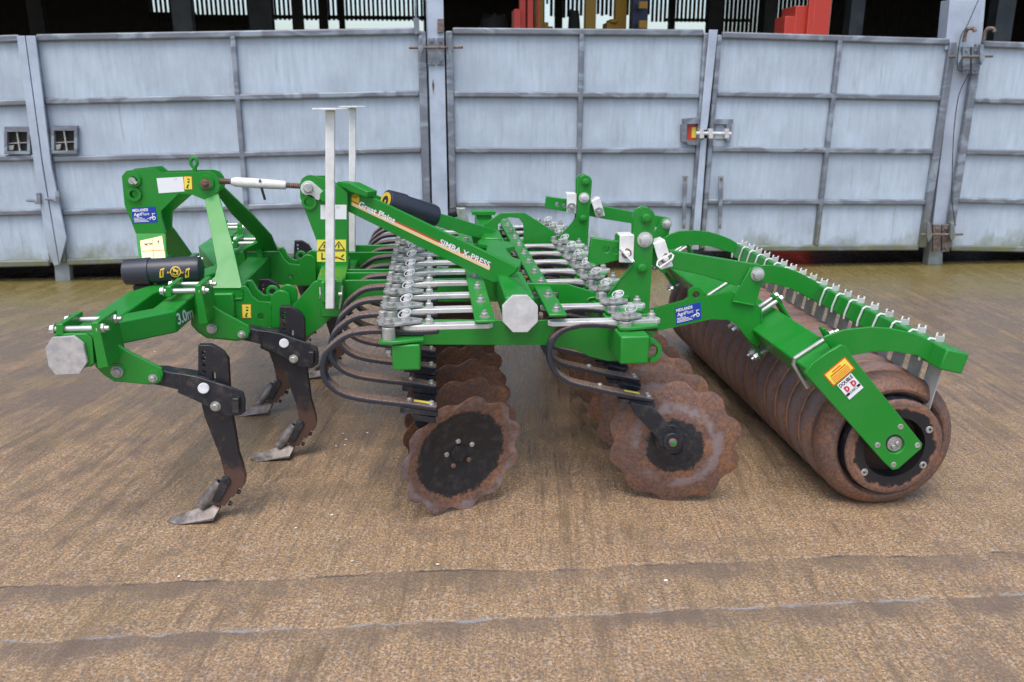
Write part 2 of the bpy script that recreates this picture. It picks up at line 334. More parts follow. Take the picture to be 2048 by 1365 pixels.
def vplate(mb, px, A, B, th):
    n = Vector((B[1]-A[1], A[0]-B[0], 0)).normalized()
    if n.y < 0: n = -n
    return mb.prism([V(a, b, A, B) for a, b in px], n*th)
def text_mesh(body, quad, fn, depth=.0012, bold=.0):
    """lettering fitted to a surveyed quad (top-left, top-right, bottom-left); fn maps survey pixels to the surface"""
    cu = bpy.data.curves.new('t', 'FONT'); cu.body = body; cu.offset = bold; cu.resolution_u = 3
    o = bpy.data.objects.new('t', cu); COL.objects.link(o); bpy.context.view_layer.update()
    me = bpy.data.meshes.new_from_object(o.evaluated_get(bpy.context.evaluated_depsgraph_get()))
    xs = [v.co.x for v in me.vertices]; ys = [v.co.y for v in me.vertices]; x0, x1, y0, y1 = min(xs), max(xs), min(ys), max(ys)
    TL, TR, BL = [Vector(q) for q in quad]; v = []
    for p in me.vertices:
        a = (p.co.x-x0)/(x1-x0); b = (y1-p.co.y)/(y1-y0); q = TL+(TR-TL)*a+(BL-TL)*b; v.append(fn(q.x, q.y))
    f = [tuple(p.vertices) for p in me.polygons]; bpy.data.objects.remove(o); bpy.data.meshes.remove(me); bpy.data.curves.remove(cu)
    return MB().add(v, f)
def decal(name, quads, fn, m, parent, th=.0008):
    mb = MB()
    for q in quads:
        P = [fn(a, b) for a, b in q]; n = (P[1]-P[0]).cross(P[2]-P[0]).normalized()
        if n.dot(CP-P[0]) > 0: n = -n
        mb.prism(P, n*th)
    return mb.build(name, m, parent)
# ------------------------------------------------------------------ ground
g = MB(); g.add([(-40,-3,0),(45,-3,0),(45,60,0),(-40,60,0)], [(0,1,2,3)])
M['ground'] = mk_ground(); tag(g.build('ground', 'ground'), kind='structure')
random.seed(3)
for i, (a, b) in enumerate([(619,869),(686,868),(692,880),(690,891),(672,893),(628,885),(735,866),(875,1130),(663,1031),(705,1123),(1332,1162),(358,1154),(310,704),(592,1057)]):
    p = Z(a, b, .002); r = random.uniform(.004,.007) if b > 900 else random.uniform(.003,.006); mb = MB()
    k = random.uniform(0, 6); pts = [p+Vector((r*random.uniform(.7,1.5)*math.cos(k+t), r*random.uniform(.6,1)*math.sin(k+t), random.uniform(0,.002))) for t in (0, 1.1, 2.3, 3.4, 4.6, 5.5)]
    mb.prism(pts, (0,0,.002)); tag(mb.build('paint_flake', 'chip', smooth=False), 'tiny white flake lying loose on the concrete yard', 'flake', 'white flakes scattered on the yard')
# ------------------------------------------------------------------ cattle gates
GY = 7.52
def lerp(a, b, t): return a+(b-a)*t
def gate(TL, TR, BR, BL, mids, rails, label, stile=(.07,.07), mid_w=.055):
    """corner survey pixels; mids = fractions; rails = (left y, right y)"""
    tl, tr, br, bl = [Y(*p, GY) for p in (TL, TR, BR, BL)]
    root = empty('cattle_gate', (bl.x, GY, 0), label, 'gate', 'galvanised sheeted cattle gates across the shed')
    def pt(u, v): return lerp(lerp(tl, tr, u), lerp(bl, br, u), v)
    W = (tr-tl).length
    mb = MB(); q = [pt(.005,.01), pt(.995,.01), pt(.995,.99), pt(.005,.99)]
    mb.prism([p+Vector((0,.045,0)) for p in q], (0,.004,0)); mb.build('sheet', 'sheet', root)
    def bar(a, b, w, d, name, y0=0.):
        a, b = Vector(a), Vector(b); dr = (b-a).normalized(); nn = Vector((0,1,0)).cross(dr).normalized()*(w/2)
        m_ = MB(); m_.prism([p+Vector((0,y0,0)) for p in (a-nn, b-nn, b+nn, a+nn)], (0,d,0)); return m_.build(name, 'frame', root, bevel=.013, seg=3)
    bar(pt(0,0), pt(0,1), stile[0], .05, 'stile', -.002); bar(pt(1,0), pt(1,1), stile[1], .05, 'stile', -.002)
    vs = [0.0]+[((lr-TL[1])/(BL[1]-TL[1])+(rr-TR[1])/(BR[1]-TR[1]))/2 for lr, rr in rails]+[1.0]
    for i, v in enumerate(vs): bar(pt(stile[0]/2/W, v), pt(1-stile[1]/2/W, v), .05 if i not in (0, len(vs)-1) else .055, .042, 'rail', .003)
    for (ut, ub) in mids: bar(pt(ut, .008), pt(ub, .992), mid_w*.8, .05, 'upright', -.001)
    return root
gA = gate((-640,103),(46,76),(107,527),(-560,541), [(.5,.5)], [(214,206),(322,313),(434,421)], 'galvanised cattle gate cut off by the left edge of the photo')
gB = gate((58,76),(843,62),(856,502),(120,526), [((457-58)/785., (494-118)/740.)], [(196,182),(310,294),(418,402)], 'galvanised cattle gate behind the mounting frame, left of the pale middle post', (.10,.07))
gC = gate((898,62),(1414,66),(1384,502),(908,502), [((1161-898)/516., (1152-908)/476.)], [(184,184),(294,294),(405,403)], 'galvanised cattle gate with red oblong in its latch opening, right of the middle post', (.06,.05))
gD = gate((1440,70),(1908,84),(1846,496),(1404,498), [((1679-1440)/468., (1630-1404)/442.)], [(184,190),(292,297),(401,399)], 'galvanised cattle gate above the roller, left of the tall right-hand post', (.045,.07))
gE = gate((1961,88),(2660,114),(2540,507),(1897,497), [(.55,.55)], [(196,216),(298,314),(398,409)], 'galvanised cattle gate cut off by the right edge of the photo', (.07,.07))
# middle closing bar on C, double closing flats on A and B
def flat(px, y, th, name, m, parent, bevel=.004): return plate(MB(), px, y, th).build(name, m, parent, bevel=bevel)
flat([(1419,60),(1436,60),(1416,250),(1413,262),(1400,256),(1402,240)], GY-.03, .02, 'closing_bar', 'post', gC)
flat([(1402,282),(1414,276),(1398,500),(1383,500)], GY-.03, .02, 'closing_bar', 'post', gC)
flat([(33,72),(49,72),(84,330),(118,530),(108,533),(94,500),(68,330)], GY-.03, .02, 'closing_bar', 'post', gA)
flat([(51,72),(70,72),(102,330),(133,478),(119,530),(86,330)], GY-.032, .02, 'closing_bar', 'post', gB)
# latch openings; dark plates on the left gates imitate the shaded shed beyond
def latch_box(x0, y0, x1, y1, parent, gold=False):
    o = flat([(x0,y0),(x1,y0),(x1,y1),(x0,y1)], GY+.038, .003, 'latch_opening', 'dark', parent, 0)
    w = 6
    mb = MB()
    plate(mb, [(x0-w,y0-w-4),(x1+w,y0-w-4),(x1+w,y0),(x0-w,y0)], GY-.01, .045); plate(mb, [(x0-w,y1),(x1+w,y1),(x1+w,y1+w),(x0-w,y1+w)], GY-.01, .045)
    plate(mb, [(x0-w,y0),(x0,y0),(x0,y1),(x0-w,y1)], GY-.01, .045); plate(mb, [(x1,y0),(x1+w,y0),(x1+w,y1),(x1,y1)], GY-.01, .045)
    mb.build('latch_frame', 'frame', o, bevel=.003)
    xm = (x0+x1)/2; ym = (y0+y1)/2
    mb = MB(); plate(mb, [(xm-2,y0),(xm+1,y0),(xm+7,y1),(xm+4,y1)], GY+.01, .02); plate(mb, [(x0,ym+3),(x1,ym+1),(x1,ym+3),(x0,ym+5)], GY+.015, .02); plate(mb, [(x0+3,ym+8),(x0+14,ym+7),(x0+12,y1-3),(x0+4,y1-2)], GY+.012, .02); mb.build('latch_bars', 'dullzinc', o)
    return o
latch_box(14,264,54,303, gA); latch_box(108,262,148,302, gB)
o = flat([(1376,250),(1398,250),(1398,280),(1374,280)], GY+.036, .003, 'latch_opening', 'redm', gC, 0)
flat([(1384,255),(1392,255),(1392,276),(1383,276)], GY+.032, .002, 'latch_label', 'yellow', o, 0)
mb = MB(); plate(mb, [(1366,238),(1404,234),(1404,248),(1368,249)], GY-.005, .04); plate(mb, [(1363,249),(1374,249),(1374,286),(1363,284)], GY-.005, .04); plate(mb, [(1374,281),(1402,282),(1402,292),(1374,290)], GY-.005, .04); mb.build('latch_frame', 'frame', o, bevel=.003)
o = flat([(1432,250),(1452,250),(1450,278),(1430,278)], GY+.036, .003, 'latch_opening', 'sheet', gD, 0)
mb = MB(); plate(mb, [(1428,239),(1467,239),(1467,249),(1428,249)], GY-.005, .04); plate(mb, [(1453,249),(1464,249),(1462,284),(1451,284)], GY-.005, .04); mb.build('latch_frame', 'frame', o, bevel=.003)
mb = MB(); mb.cyl(Y(1392,267,GY-.06), Y(1462,268,GY-.06), .016, n=14)
for x in (1404, 1422, 1454): plate(mb, [(x-4,258),(x+4,258),(x+4,277),(x-4,277)], GY-.08, .05)
mb.build('slide_bolt', 'plate', gD)
for x, p_ in ((1371, gC), (1443, gD)):
    mb = MB(); plate(mb, [(x-5,352),(x+5,352),(x+2,410),(x,458),(x-6,458),(x-5,400)], GY-.03, .02); o = mb.build('drop_bolt', 'frame', p_, bevel=.003)
    mb = MB(); plate(mb, [(x-3,356),(x+2,356),(x+2,363),(x-3,363)], GY-.034, .003); plate(mb, [(x-5,450),(x-1,450),(x-1,458),(x-5,458)], GY-.034, .003); mb.build('bolt_keeper', 'rustfit', o)
for (x, y, p_) in ((75,393,gA),(113,390,gB)):
    mb = MB(); plate(mb, [(x-3,y-6),(x+4,y-6),(x+6,y+16),(x-1,y+16)], GY-.06, .04); mb.tube([Y(x-22,y+8,GY-.05), Y(x-8,y+9,GY-.05), Y(x,y+14,GY-.05)], .012, 8); mb.build('hinge', 'frame', p_)
# posts
def post(quads, label, foot=None):
    p0 = Y(*quads[0][0], GY+.06); root = empty('steel_post', (p0.x, GY+.05, 0), label, 'post', 'steel posts between the cattle gates')
    for q, y, th, m, nm in foot: flat(q, y, th, nm, m, root, .004)
    return root
def ppx(x, z, y):   # survey pixel of a world point
    v = Vector((x, y, z))-CP; d = v.dot(CF); return (1024+FPX*v.dot(CR)/d, 682.5-FPX*v.dot(CU)/d)
pl = post([[(120,566)]], 'grey steel post foot under the meeting of the two left gates', [([(70,78),(100,78),(141,566),(111,566)], GY+.055, .08, 'post', 'column')])
x0 = Y(853,61,GY+.0).x; x1 = Y(888,61,GY).x
pm = post([[(870,540)]], 'tall pale post with rusty hinge pins in the middle of the gates', [])
mb = MB(); mb.prism([(x0+.01,GY,-.02),(x1,GY,-.02),(x1,GY,5.2),(x0+.01,GY,5.2)], (0,.012,0)); mb.box(((x0+x1)/2, GY+.09, 2.6), (.012,.155,5.2)); mb.box(((x0+x1)/2, GY+.175, 2.6), (x1-x0,.012,5.2)); mb.build('column', 'post', pm, bevel=.002)
mb = MB(); mb.prism([Y(*p, GY-.001) for p in [(866,158),(869,172),(867,190),(864,172)]], (0,-.003,0)); mb.build('chipped_paint', 'rustfit', pm)
x0 = Y(1857,530,GY+.06).x; x1 = Y(1885,530,GY+.06).x
pr = post([[(1870,530)]], 'tall pale post with hooks and hanging wire beside the right gate', [])
mb = MB(); mb.prism([Y(1900,0,GY+.02),Y(1962,0,GY+.02),Y(1947,100,GY+.02),Y(1890,100,GY+.02)], (0,.14,0)); mb.build('column', 'post', pr, bevel=.003)
mb = MB(); mb.prism([Y(1906,-300,GY+.06),Y(1998,-300,GY+.06),Y(1966,60,GY+.06),Y(1906,478,GY+.06),Y(1886,482,GY+.06),Y(1885,530,GY+.06),Y(1856,530,GY+.06),Y(1912,60,GY+.06)], (0,.1,0)); mb.build('column_core', 'post', pr, bevel=.003)
def hinge(parent, cx, cy, w, s=1.):
    mb = MB(); mb.cyl(Y(cx-w,cy,GY-.07), Y(cx+w,cy-1,GY-.07), .011, n=10)
    o = mb.build('hinge_rod', 'rustfit', parent)
    mb = MB()
    for dx in (-w*.55, w*.55):
        mb = MB(); plate(mb, [(cx+dx-4*s,cy-24*s),(cx+dx+2*s,cy-24*s),(cx+dx+5*s,cy+2*s),(cx+dx-2*s,cy+16*s),(cx+dx-6*s,cy+4*s)], GY-.09, .035); mb.build('hinge_lug', 'frame', o, bevel=.002)
    mb = MB()
    for dx in (-9, 9): plate(mb, [(cx+dx-7,cy-20),(cx+dx+7,cy-20),(cx+dx+7,cy+34),(cx+dx-7,cy+34)], GY-.03, .028); mb.cyl(Y(cx+dx,cy-13,GY-.03), Y(cx+dx,cy-13,GY-.045), .012, n=8); mb.cyl(Y(cx+dx,cy+26,GY-.03), Y(cx+dx,cy+26,GY-.042), .012, n=8)
    mb.build('hinge_bracket', 'rustfit' if cy > 300 else 'frame', o, bevel=.002)
hinge(pm, 872, 96, 54); hinge(pr, 1942, 114, 43); hinge(pr, 1883, 470, 42)
flat([(875,38),(888,38),(887,66),(875,66)], GY-.02, .02, 'rusty_plate', 'rustfit', pm)
mb = MB(); mb.tube([Y(831,0,GY-.02), Y(832,38,GY-.02), Y(836,66,GY-.02)], .008, 8); plate(mb, [(826,36),(838,36),(839,66),(830,70)], GY-.03, .03); mb.build('drop_rod', 'frame', pm)
for x in (1938, 1977):
    mb = MB(); mb.tube(smooth_path([Y(x-10,84,GY-.02), Y(x-7,66,GY-.03), Y(x-1,58,GY-.05), Y(x+9,58,GY-.07), Y(x+12,64,GY-.08)], 4), .016, 8); mb.build('hook', 'rustfit', pr)
mb = MB(); mb.tube(smooth_path([Y(1957,0,GY-.04), Y(1935,50,GY-.06), Y(1920,80,GY-.09), Y(1916,140,GY-.1), Y(1939,142,GY-.1), Y(1918,190,GY-.08), Y(1908,260,GY-.06), Y(1905,330,GY-.05), Y(1904,400,GY-.05), Y(1911,452,GY-.05)], 5), .0035, 6); mb.build('wire', 'rubber', pr)
# ------------------------------------------------------------------ shed behind
sh = empty('open_shed', (0, 16, 0), 'dark open sided livestock shed with slatted boarding behind the gates', 'shed')
mb = MB(); mb.box((1,19,5.3), (44,21,.15)); mb.build('roof', 'roofm', sh)
mb = MB(); mb.box((-20.6,19,2.6), (.2,21,5.2)); mb.build('side_wall', 'dark', sh); mb = MB(); mb.box((22.6,19,2.6), (.2,21,5.2)); mb.build('side_wall', 'dark', sh)
BY = 26.
def bx(px, y=BY): return Y(px, 30, y).x
def bz(py, y=BY): return Y(1024, py, y).z
# back boarding: solid low wall, then the daylight strip, then spaced boards
random.seed(5)
mb = MB()
lows = [(-400,140,10),(140,300,24),(300,390,30),(390,545,34),(545,890,64),(890,935,64),(935,1055,66),(1055,1095,66),(1095,1160,66),(1160,1300,66),(1300,1345,66),(1345,1345,66),(1440,1700,70),(1700,2600,72)]
for a, b, y in lows:
    if b > a: mb.box(((bx(a)+bx(b))/2, BY+.1, bz(y)/2), (bx(b)-bx(a), .12, bz(y)))
mb.box(((bx(-400)+bx(300))/2, BY+.12, 3.4), (bx(300)-bx(-400), .1, 5.)); mb.box(((bx(938)+bx(1000))/2, BY+.12, 3.4), (bx(1000)-bx(938)+2.6, .1, 5.)) ; mb.box(((bx(1900)+bx(2500))/2, BY+.12, 3.4), (bx(2500)-bx(1900), .1, 5.))
mb.build('low_wall', 'dark', sh)
mb = MB(); x = bx(296); 
while x < bx(2500):
    px = ppx(x, 3.5, BY)[0]
    if px < 545: zb, gap = bz(50), .44
    elif px < 880: zb, gap = bz(44), .46
    elif px < 1100: zb, gap = bz(8), .5
    elif px < 1300: zb, gap = bz(30+random.uniform(-4,6)), .34
    elif px < 1420: zb, gap = bz(42), .4
    elif px < 1660: zb, gap = bz(70), .2
    else: zb, gap = bz(72), .07
    p = .124; w = p*(1-gap); mb.box((x, BY, (zb+5.2)/2), (w, .03, 5.2-zb)); x += p
mb.build('spaced_boards', 'dark', sh)
mb = MB(); mb.box(((bx(545)+bx(850))/2, BY-.04, bz(38)), (bx(852)-bx(545), .06, .10)); mb.build('board_rail', 'dark', sh); mb = MB(); mb.box(((bx(1330)+bx(1500))/2, BY-.04, bz(38)), (bx(1500)-bx(1330), .06, .08)); mb.build('board_rail', 'dark', sh)
for a, b, y, m in [(347,386,16,'steelcol'),(500,546,14,'dark'),(585,606,19,'dark'),(638,655,22,'dark'),(678,689,24,'dark'),(1110,1124,24,'dark'),(1338,1349,24,'dark'),(1415,1442,17,'dark'),(1525,1548,15,'dark'),(1695,1722,13,'steelcol'),(1985,2020,12,'steelcol'),(60,90,18,'dark')]:
    xa, xb = Y(a,30,y).x, Y(b,30,y).x; mb = MB(); mb.box(((xa+xb)/2, y, 2.6), (xb-xa, .2, 5.2)); mb.build('column', m, sh)
mb = MB(); mb.box((bx(912)+.1, 40, 4.0), (6,6,.1)); 
# machines parked in the shed
def machine(name, y, label, cat, boxes, m, loc=None):
    xs = [b[0] for b in boxes]; c = Y((min(xs)+max(b[2] for b in boxes))/2, 60, y)
    root = empty(name, (c.x, y, 0), label, cat)
    for nm, bs, mm in parts_split(boxes, m):
        mb = MB()
        for (a0, b0, a1, b1, d, _n) in bs:
            p, q = Y(a0, b0, y), Y(a1, b1, y); zb = 0. if b1 >= 66 else q.z
            mb.box(((p.x+q.x)/2, y+d/2+random.uniform(0,.1), (p.z+zb)/2), (q.x-p.x, d, p.z-zb))
        mb.build(nm, mm, root, bevel=.01)
    return root
def parts_split(boxes, m):
    d = {}
    for b in boxes: d.setdefault(b[5], []).append(b)
    return [(k, v, m) for k, v in d.items()]
machine('forklift_mast', 10.5, 'red machine mast standing in the shed right of the middle post', 'machine', [(1041,-60,1053,70,.12,'mast_rail'),(1056,-60,1067,70,.12,'mast_rail'),(1028,18,1042,70,.3,'side_box'),(1077,-60,1081,70,.05,'control_lever')], 'redm')
machine('forklift_mast', 9.6, 'red machine mast standing in the shed above the right gate', 'machine', [(1637,-60,1646,70,.12,'mast_rail'),(1649,-60,1659,70,.12,'mast_rail'),(1578,31,1597,70,.3,'side_box'),(1599,10,1628,70,.4,'side_box'),(1627,-60,1632,70,.06,'control_lever')], 'redm')
machine('lifting_frame', 11.5, 'amber upright lifting frame standing between the two red masts', 'machine', [(1176,-60,1194,70,.15,'upright'),(1236,-60,1254,70,.15,'upright'),(1216,44,1236,70,.3,'foot_plate'),(1222,38,1236,46,.3,'foot_plate')], 'amber')
machine('arm_frame', 12.5, 'amber machine arm standing just right of the first red mast', 'machine', [(1074,-60,1089,70,.2,'arm'),(1089,44,1098,70,.2,'arm_foot'),(1098,52,1108,70,.2,'arm_foot')], 'amber')
machine('loader_arm', 11., 'blue and amber hydraulic column behind the centre gate', 'machine', [(1272,-60,1298,70,.2,'blue_column')], 'bluem')
mb = MB()
for a, b, c, d in ((1277,4,1293,18),(1277,42,1292,57)):
    mb = MB(); p, q = Y(a,b,10.95), Y(c,d,10.95); mb.box(((p.x+q.x)/2, 10.93, (p.z+q.z)/2), (q.x-p.x,.06,p.z-q.z)); mb.build('amber_band', 'amber', bpy.data.objects['loader_arm'])
# round straw heaps / implements that close the view low in the shed
def heap(px0, px1, py, y, label):
    a, b = Y(px0, py, y), Y(px1, py, y); c = ((a.x+b.x)/2, y, 0); mb = MB(); n = 20; v = [Vector((c[0], y, a.z))]; rings = 7; f = []
    for j in range(1, rings+1):
        for i in range(n):
            t = 2*math.pi*i/n; rr = (b.x-a.x)/2*(.35+.65*j/rings)*random.uniform(.93,1.05); v.append(Vector((c[0]+rr*math.cos(t), y+rr*.7*math.sin(t), max(-.02, a.z*(1-(j/rings)**2.6)+random.uniform(-.05,.05)*(j < rings)))))
    for i in range(n): f.append((0, 1+i, 1+(i+1) % n))
    for j in range(rings-1):
        for i in range(n): f.append((1+j*n+i, 1+(j+1)*n+i, 1+(j+1)*n+(i+1) % n, 1+j*n+(i+1) % n))
    tag(mb.add(v, f).build('straw_heap', 'dark', None), label, 'heap')
heap(935, 1040, 30, 14, 'dark heap rising behind the gate beside the first red mast'); heap(1128, 1170, 22, 13, 'small dark heap between the amber uprights'); 
# ------------------------------------------------------------------ the cultivator
R = empty('disc_cultivator', (.3, 4.2, 0), 'green three metre disc and tine cultivator with rusty discs and a rusty ring roller', 'cultivator')
G = 'green'
def gp(name, px, y, th, holes=(), m=G, parent=R, bevel=.0025): return plate(MB(), px, y, th, holes).build(name, m, parent, bevel=bevel)
def bolts(parent, lst, m='zinc', r=.011, d=(0,-1,0), name='bolt', h=.01, stub=.006):
    for a, b, y in lst: MB().hexb(Y(a,b,y), d, r, h, True, stub).build(name, m, parent)
# --- cross tubes carrying the spring arms
def xtube(px0, px1, y0, y1, name, cap=True):
    a, b = Y(*px0, y0), Y(px1[0], px0[1], y0); b.z = Y(*px1, y0).z; mb = MB(); w, hh = b.x-a.x, a.z-b.z
    mb.box(((a.x+b.x)/2, (y0+y1)/2, (a.z+b.z)/2), (w, y1-y0, hh)); return mb.build(name, G, R, bevel=.007, seg=3)
tubeL = xtube((783,691),(840,741),2.83,5.52,'cross_tube'); tubeR = xtube((1242,674),(1300,728),2.86,5.52,'cross_tube')
tp = MB(); pa = arc(1300,702,24,-90,90,10)
plate(tp, pa+[(1300,727),(1300,722)]+[(x,y) for x,y in arc(1300,702,16,90,-90,8)]+[(1300,680)], 2.90, .02); tp.build('lifting_eye', G, tubeR, bevel=.002)
# --- side plates
SP = [(838,641),(1180,641),(1222,640),(1300,628),(1312,655),(1300,700),(1240,722),(1215,723),(1180,714),(1150,700),(1095,691),(845,690)]
sp = gp('side_plate', SP, 3.085, .016)
dy = 5.3-3.085
mb = MB(); mb.prism([Y(a,b,3.085)+Vector((0,dy,0)) for a,b in SP], (0,.016,0)); mb.build('side_plate', G, R, bevel=.0025)
gp('side_plate', [(845,655),(1010,655),(1010,690),(845,690)], 3.14, .012)
# --- centre beam with end caps
c1 = Y(1041,628.5,3.02); mb = MB(); w = .058
mb.box((c1.x, (3.04+3.5)/2, c1.z+.002), (.108,.46,.118)); mb.build('centre_beam', G, R, bevel=.008, seg=3)
mb = MB(); mb.box((c1.x, 4.42, c1.z-.01), (.108,1.9,.105)); mb.build('centre_beam', G, R, bevel=.008)
octp = lambda cx, cy, hw, hh, k=.33: [(cx-hw,cy-hh*(1-2*k)),(cx-hw*(1-2*k),cy-hh),(cx+hw*(1-2*k),cy-hh),(cx+hw,cy-hh*(1-2*k)),(cx+hw,cy+hh*(1-2*k)),(cx+hw*(1-2*k),cy+hh),(cx-hw*(1-2*k),cy+hh),(cx-hw,cy+hh*(1-2*k))]
gp('end_cap', octp(1040.5,628.5,35.5,36.5,.29), 3.018, .02, m='plate', bevel=.0015)
# gusset sheet with scalloped sides between the two brace feet
zt = c1.z+.058
gus = [(1062,590),(1035,545),(1043,520),(1020,512),(1012,497),(1030,493),(1024,484),(1001,482),(998,467),(967,467),(962,478),(955,482),(958,488),(975,491),(972,501),(966,503),(985,520),(1000,545)]
mb = MB(); mb.prism([Z(a,b,zt+.003) for a,b in gus], (0,0,-.02)); mb.build('gusset_plate', G, R, bevel=.003)
mb = MB(); mb.prism([Z(a,b,zt+.012) for a,b in [(968,476),(966,466),(996,464),(1004,476)]], (0,0,-.06)); mb.build('gusset_block', G, R, bevel=.006)
gp('tube_flange', [(942,424),(992,424),(990,431),(945,431)], 5.15, .12); gp('tube_stem', [(952,431),(984,431),(975,456),(962,456)], 5.17, .06)
gp('far_clamp', [(913,417),(931,417),(941,455),(922,455)], 5.1, .05, m='dullzinc'); MB().cyl(Y(899,428,5.05), Y(913,424,5.05), .028, .03, 20).build('hose_end', 'rubber', R, bevel=.005)
# --- nut rails
def rail(px0, y0, y1, wid, name, ny, n, sp_, skip=()):
    p = Y(*px0, ny); z = p.z-.012; mb = MB(); mb.box((p.x, (y0+y1)/2, z-.006), (wid, y1-y0, .012)); o = mb.build(name, G, R, bevel=.004)
    for k in range(n):
        mb = MB(); mb.hexb((p.x, ny+k*sp_, z), (0,0,1), .0135, .012, True, .011); mb.build('nut', 'dullzinc', o)
    return p.x, z
xl, zl = rail((969,628), 2.855, 5.5, .072, 'nut_rail', 2.9, 12, .232)
xr, zr = rail((1113,616), 2.955, 5.5, .066, 'nut_rail', 3.0, 11, .232)
# --- spring arms
def spring_set(path, yc, bar_px, rear):
    pts = smooth_path([Y(a, b, yc-.028)+Vector((0,.028,0)) for a, b in path], 5)
    s = MB().band(pts, (0,1,0), .056, .02); sp_ = s.build('spring_arm', 'spring', R, bevel=.0065, seg=3)
    (a0, b0), (a1, b1) = bar_px; p, q = Y(a0, b0, yc), Y(a1, b1, yc); z = (p.z+q.z)/2; w = .048
    mb = MB(); pl_ = [(p.x+.014, yc-w/2), (p.x, yc-w/2+.014), (p.x, yc+w/2-.014), (p.x+.014, yc+w/2), (q.x-.014, yc+w/2), (q.x, yc+w/2-.014), (q.x, yc-w/2+.014), (q.x-.014, yc-w/2)]
    mb.prism([(x, y, z) for x, y in pl_], (0,0,-.017)); mb.build('clamp_bar', 'bar', sp_, bevel=.002)
    # diamond clamp plate, its pivot bolts and linch pin
    if not rear: cx0, cx1, sx = Y(752,645,yc).x, Y(843,645,yc).x, 1
    else: cx0, cx1, sx = Y(1222,645,yc).x, Y(1282,625,yc).x, 1
    zt_ = z+.006; L = cx1-cx0
    mb = MB(); mb.prism([(cx0, yc+.005, zt_), (cx0+.012, yc-.035, zt_), (cx0+.05, yc-.062, zt_), (cx0+L*.5, yc-.05, zt_), (cx1, yc-.012, zt_), (cx1+.006, yc+.012, zt_), (cx1-.03, yc+.035, zt_), (cx0+L*.3, yc+.032, zt_), (cx0+.02, yc+.022, zt_)], (0,0,.011))
    mb.build('clamp_plate', 'dullzinc', sp_, bevel=.002)
    mb = MB(); bxp, byp = cx0+.045, yc-.045
    mb.cyl((bxp,byp,zt_-.058), (bxp,byp,zt_-.002), .023, n=20); mb.build('spacer', 'dullzinc', sp_, bevel=.002)
    MB().hexb((bxp,byp,zt_+.011), (0,0,1), .017, .014, True, 0).build('clamp_bolt', 'dullzinc', sp_); MB().hexb((bxp,byp,zt_-.082), (0,0,-1), .016, .012, False, .012).build('clamp_bolt', 'dullzinc', sp_); MB().hexb((cx0+.02, yc+.062, zt_+.003), (0,0,1), .015, .02, True, 0).build('clamp_bolt', 'dullzinc', sp_)
    mb = MB(); lx, ly = cx0+L*.66, yc-.012
    mb.cyl((lx,ly,zt_+.01), (lx,ly,zt_+.034), .016, n=16); mb.cyl((lx,ly,zt_+.034), (lx,ly,zt_+.045), .0125, n=12)
    mb.tube([(lx-.004+.022*math.cos(t*math.pi/8), ly-.006+.018*math.sin(t*math.pi/8), zt_+.038+.011*math.sin(t*math.pi/8+.6)) for t in range(16)], .0024, 6, True); mb.build('linch_pin', 'bar', sp_)
    nx = Y(858,640,yc).x if not rear else q.x-.032
    mb = MB(); mb.hexb((nx, yc, z), (0,0,1), .0145, .015, True, .012); mb.build('clamp_nut', 'zinc', sp_)
    # green carrier under the clamp
    mb = MB(); tz = Y(783,691,2.83).z if not rear else Y(1242,674,2.86).z
    x0 = bxp-.03
    mb.prism([(x0, byp-.03, tz+.004), (x0+.05, byp-.036, tz+.004), (x0+.15, byp-.01, tz+.004), (x0+.15, yc+.075, tz+.004), (x0, yc+.02, tz+.004)], (0,0,.012)); mb.build('carrier_plate', G, sp_, bevel=.003)
    return sp_, pts
FP = [(878,664),(837,667),(790,665),(752,664.6),(719.6,667),(694.7,673),(669.8,689.5),(652,709),(645,734),(648.6,759),(665,779),(687,791.6),(719.6,800),(769,806.6),(819,812),(874,820)]
RP = [(1316,659),(1246,657),(1209,653),(1171.7,652),(1146.8,656),(1124,664.6),(1107,682),(1099.5,707),(1104.5,734),(1119.4,754),(1144,768),(1184,778),(1234,789),(1309,803)]
fs, fpts = spring_set(FP, 2.9, ((800,648),(985,646)), False)
rs, rpts = spring_set(RP, 3.0, ((1096,631),(1319,647)), True)
# disc carrier arms below the springs
def arm_front(yc):
    mb = MB(); y = yc-.028
    plate(mb, [(800,815),(876,826),(876,834),(800,826)], y-.002, .06)
    plate(mb, [(822,828),(876,834),(905,868),(932,905),(925,925),(903,920),(860,880),(832,853)], y+.135, .028); mb.prism([Y(822,829,y+.0),Y(872,836,y),Y(872,848,y),Y(826,840,y)], (0,.15,0))
    return mb
mb = arm_front(2.9); mb.build('disc_arm', 'black', fs, bevel=.003)
mb = MB()
mb.hexb(fpts[-6]+Vector((0,0,.01)), (0,0,1), .010, .008, False, 0); mb.build('arm_bolt', 'dullzinc', fs); mb = MB(); mb.hexb(fpts[-1]+Vector((-.02,-.012,.01)), (0,0,1), .010, .008, False, 0); mb.build('arm_bolt', 'dullzinc', fs); mb = MB(); mb.hexb(fpts[-1]+Vector((-.02,.014,.01)), (0,0,1), .010, .008, False, 0); mb.build('arm_bolt', 'dullzinc', fs)
mb = MB(); plate(mb, [(1237,798),(1311,808),(1311,816),(1240,806)], 2.972, .058)
plate(mb, [(1262,806),(1309,816),(1339,852),(1362,878),(1366,893),(1358,905),(1340,908),(1326,900),(1314,876),(1268,826)], 2.945, .028)
hub = Y(1345,885,2.93); mb.cyl(hub, hub+Vector((0,.06,0)), .036, n=28); mb.cyl(hub+Vector((0,.03,0)), hub+Vector((0,.075,0)), .058, .064, n=28); mb.build('disc_arm', 'black', rs, bevel=.003)
mb = MB(); mb.cyl(hub-Vector((0,.002,0)), hub-Vector((0,.012,0)), .017, .014, n=16); mb.build('hub_cap', 'rustfit', rs)
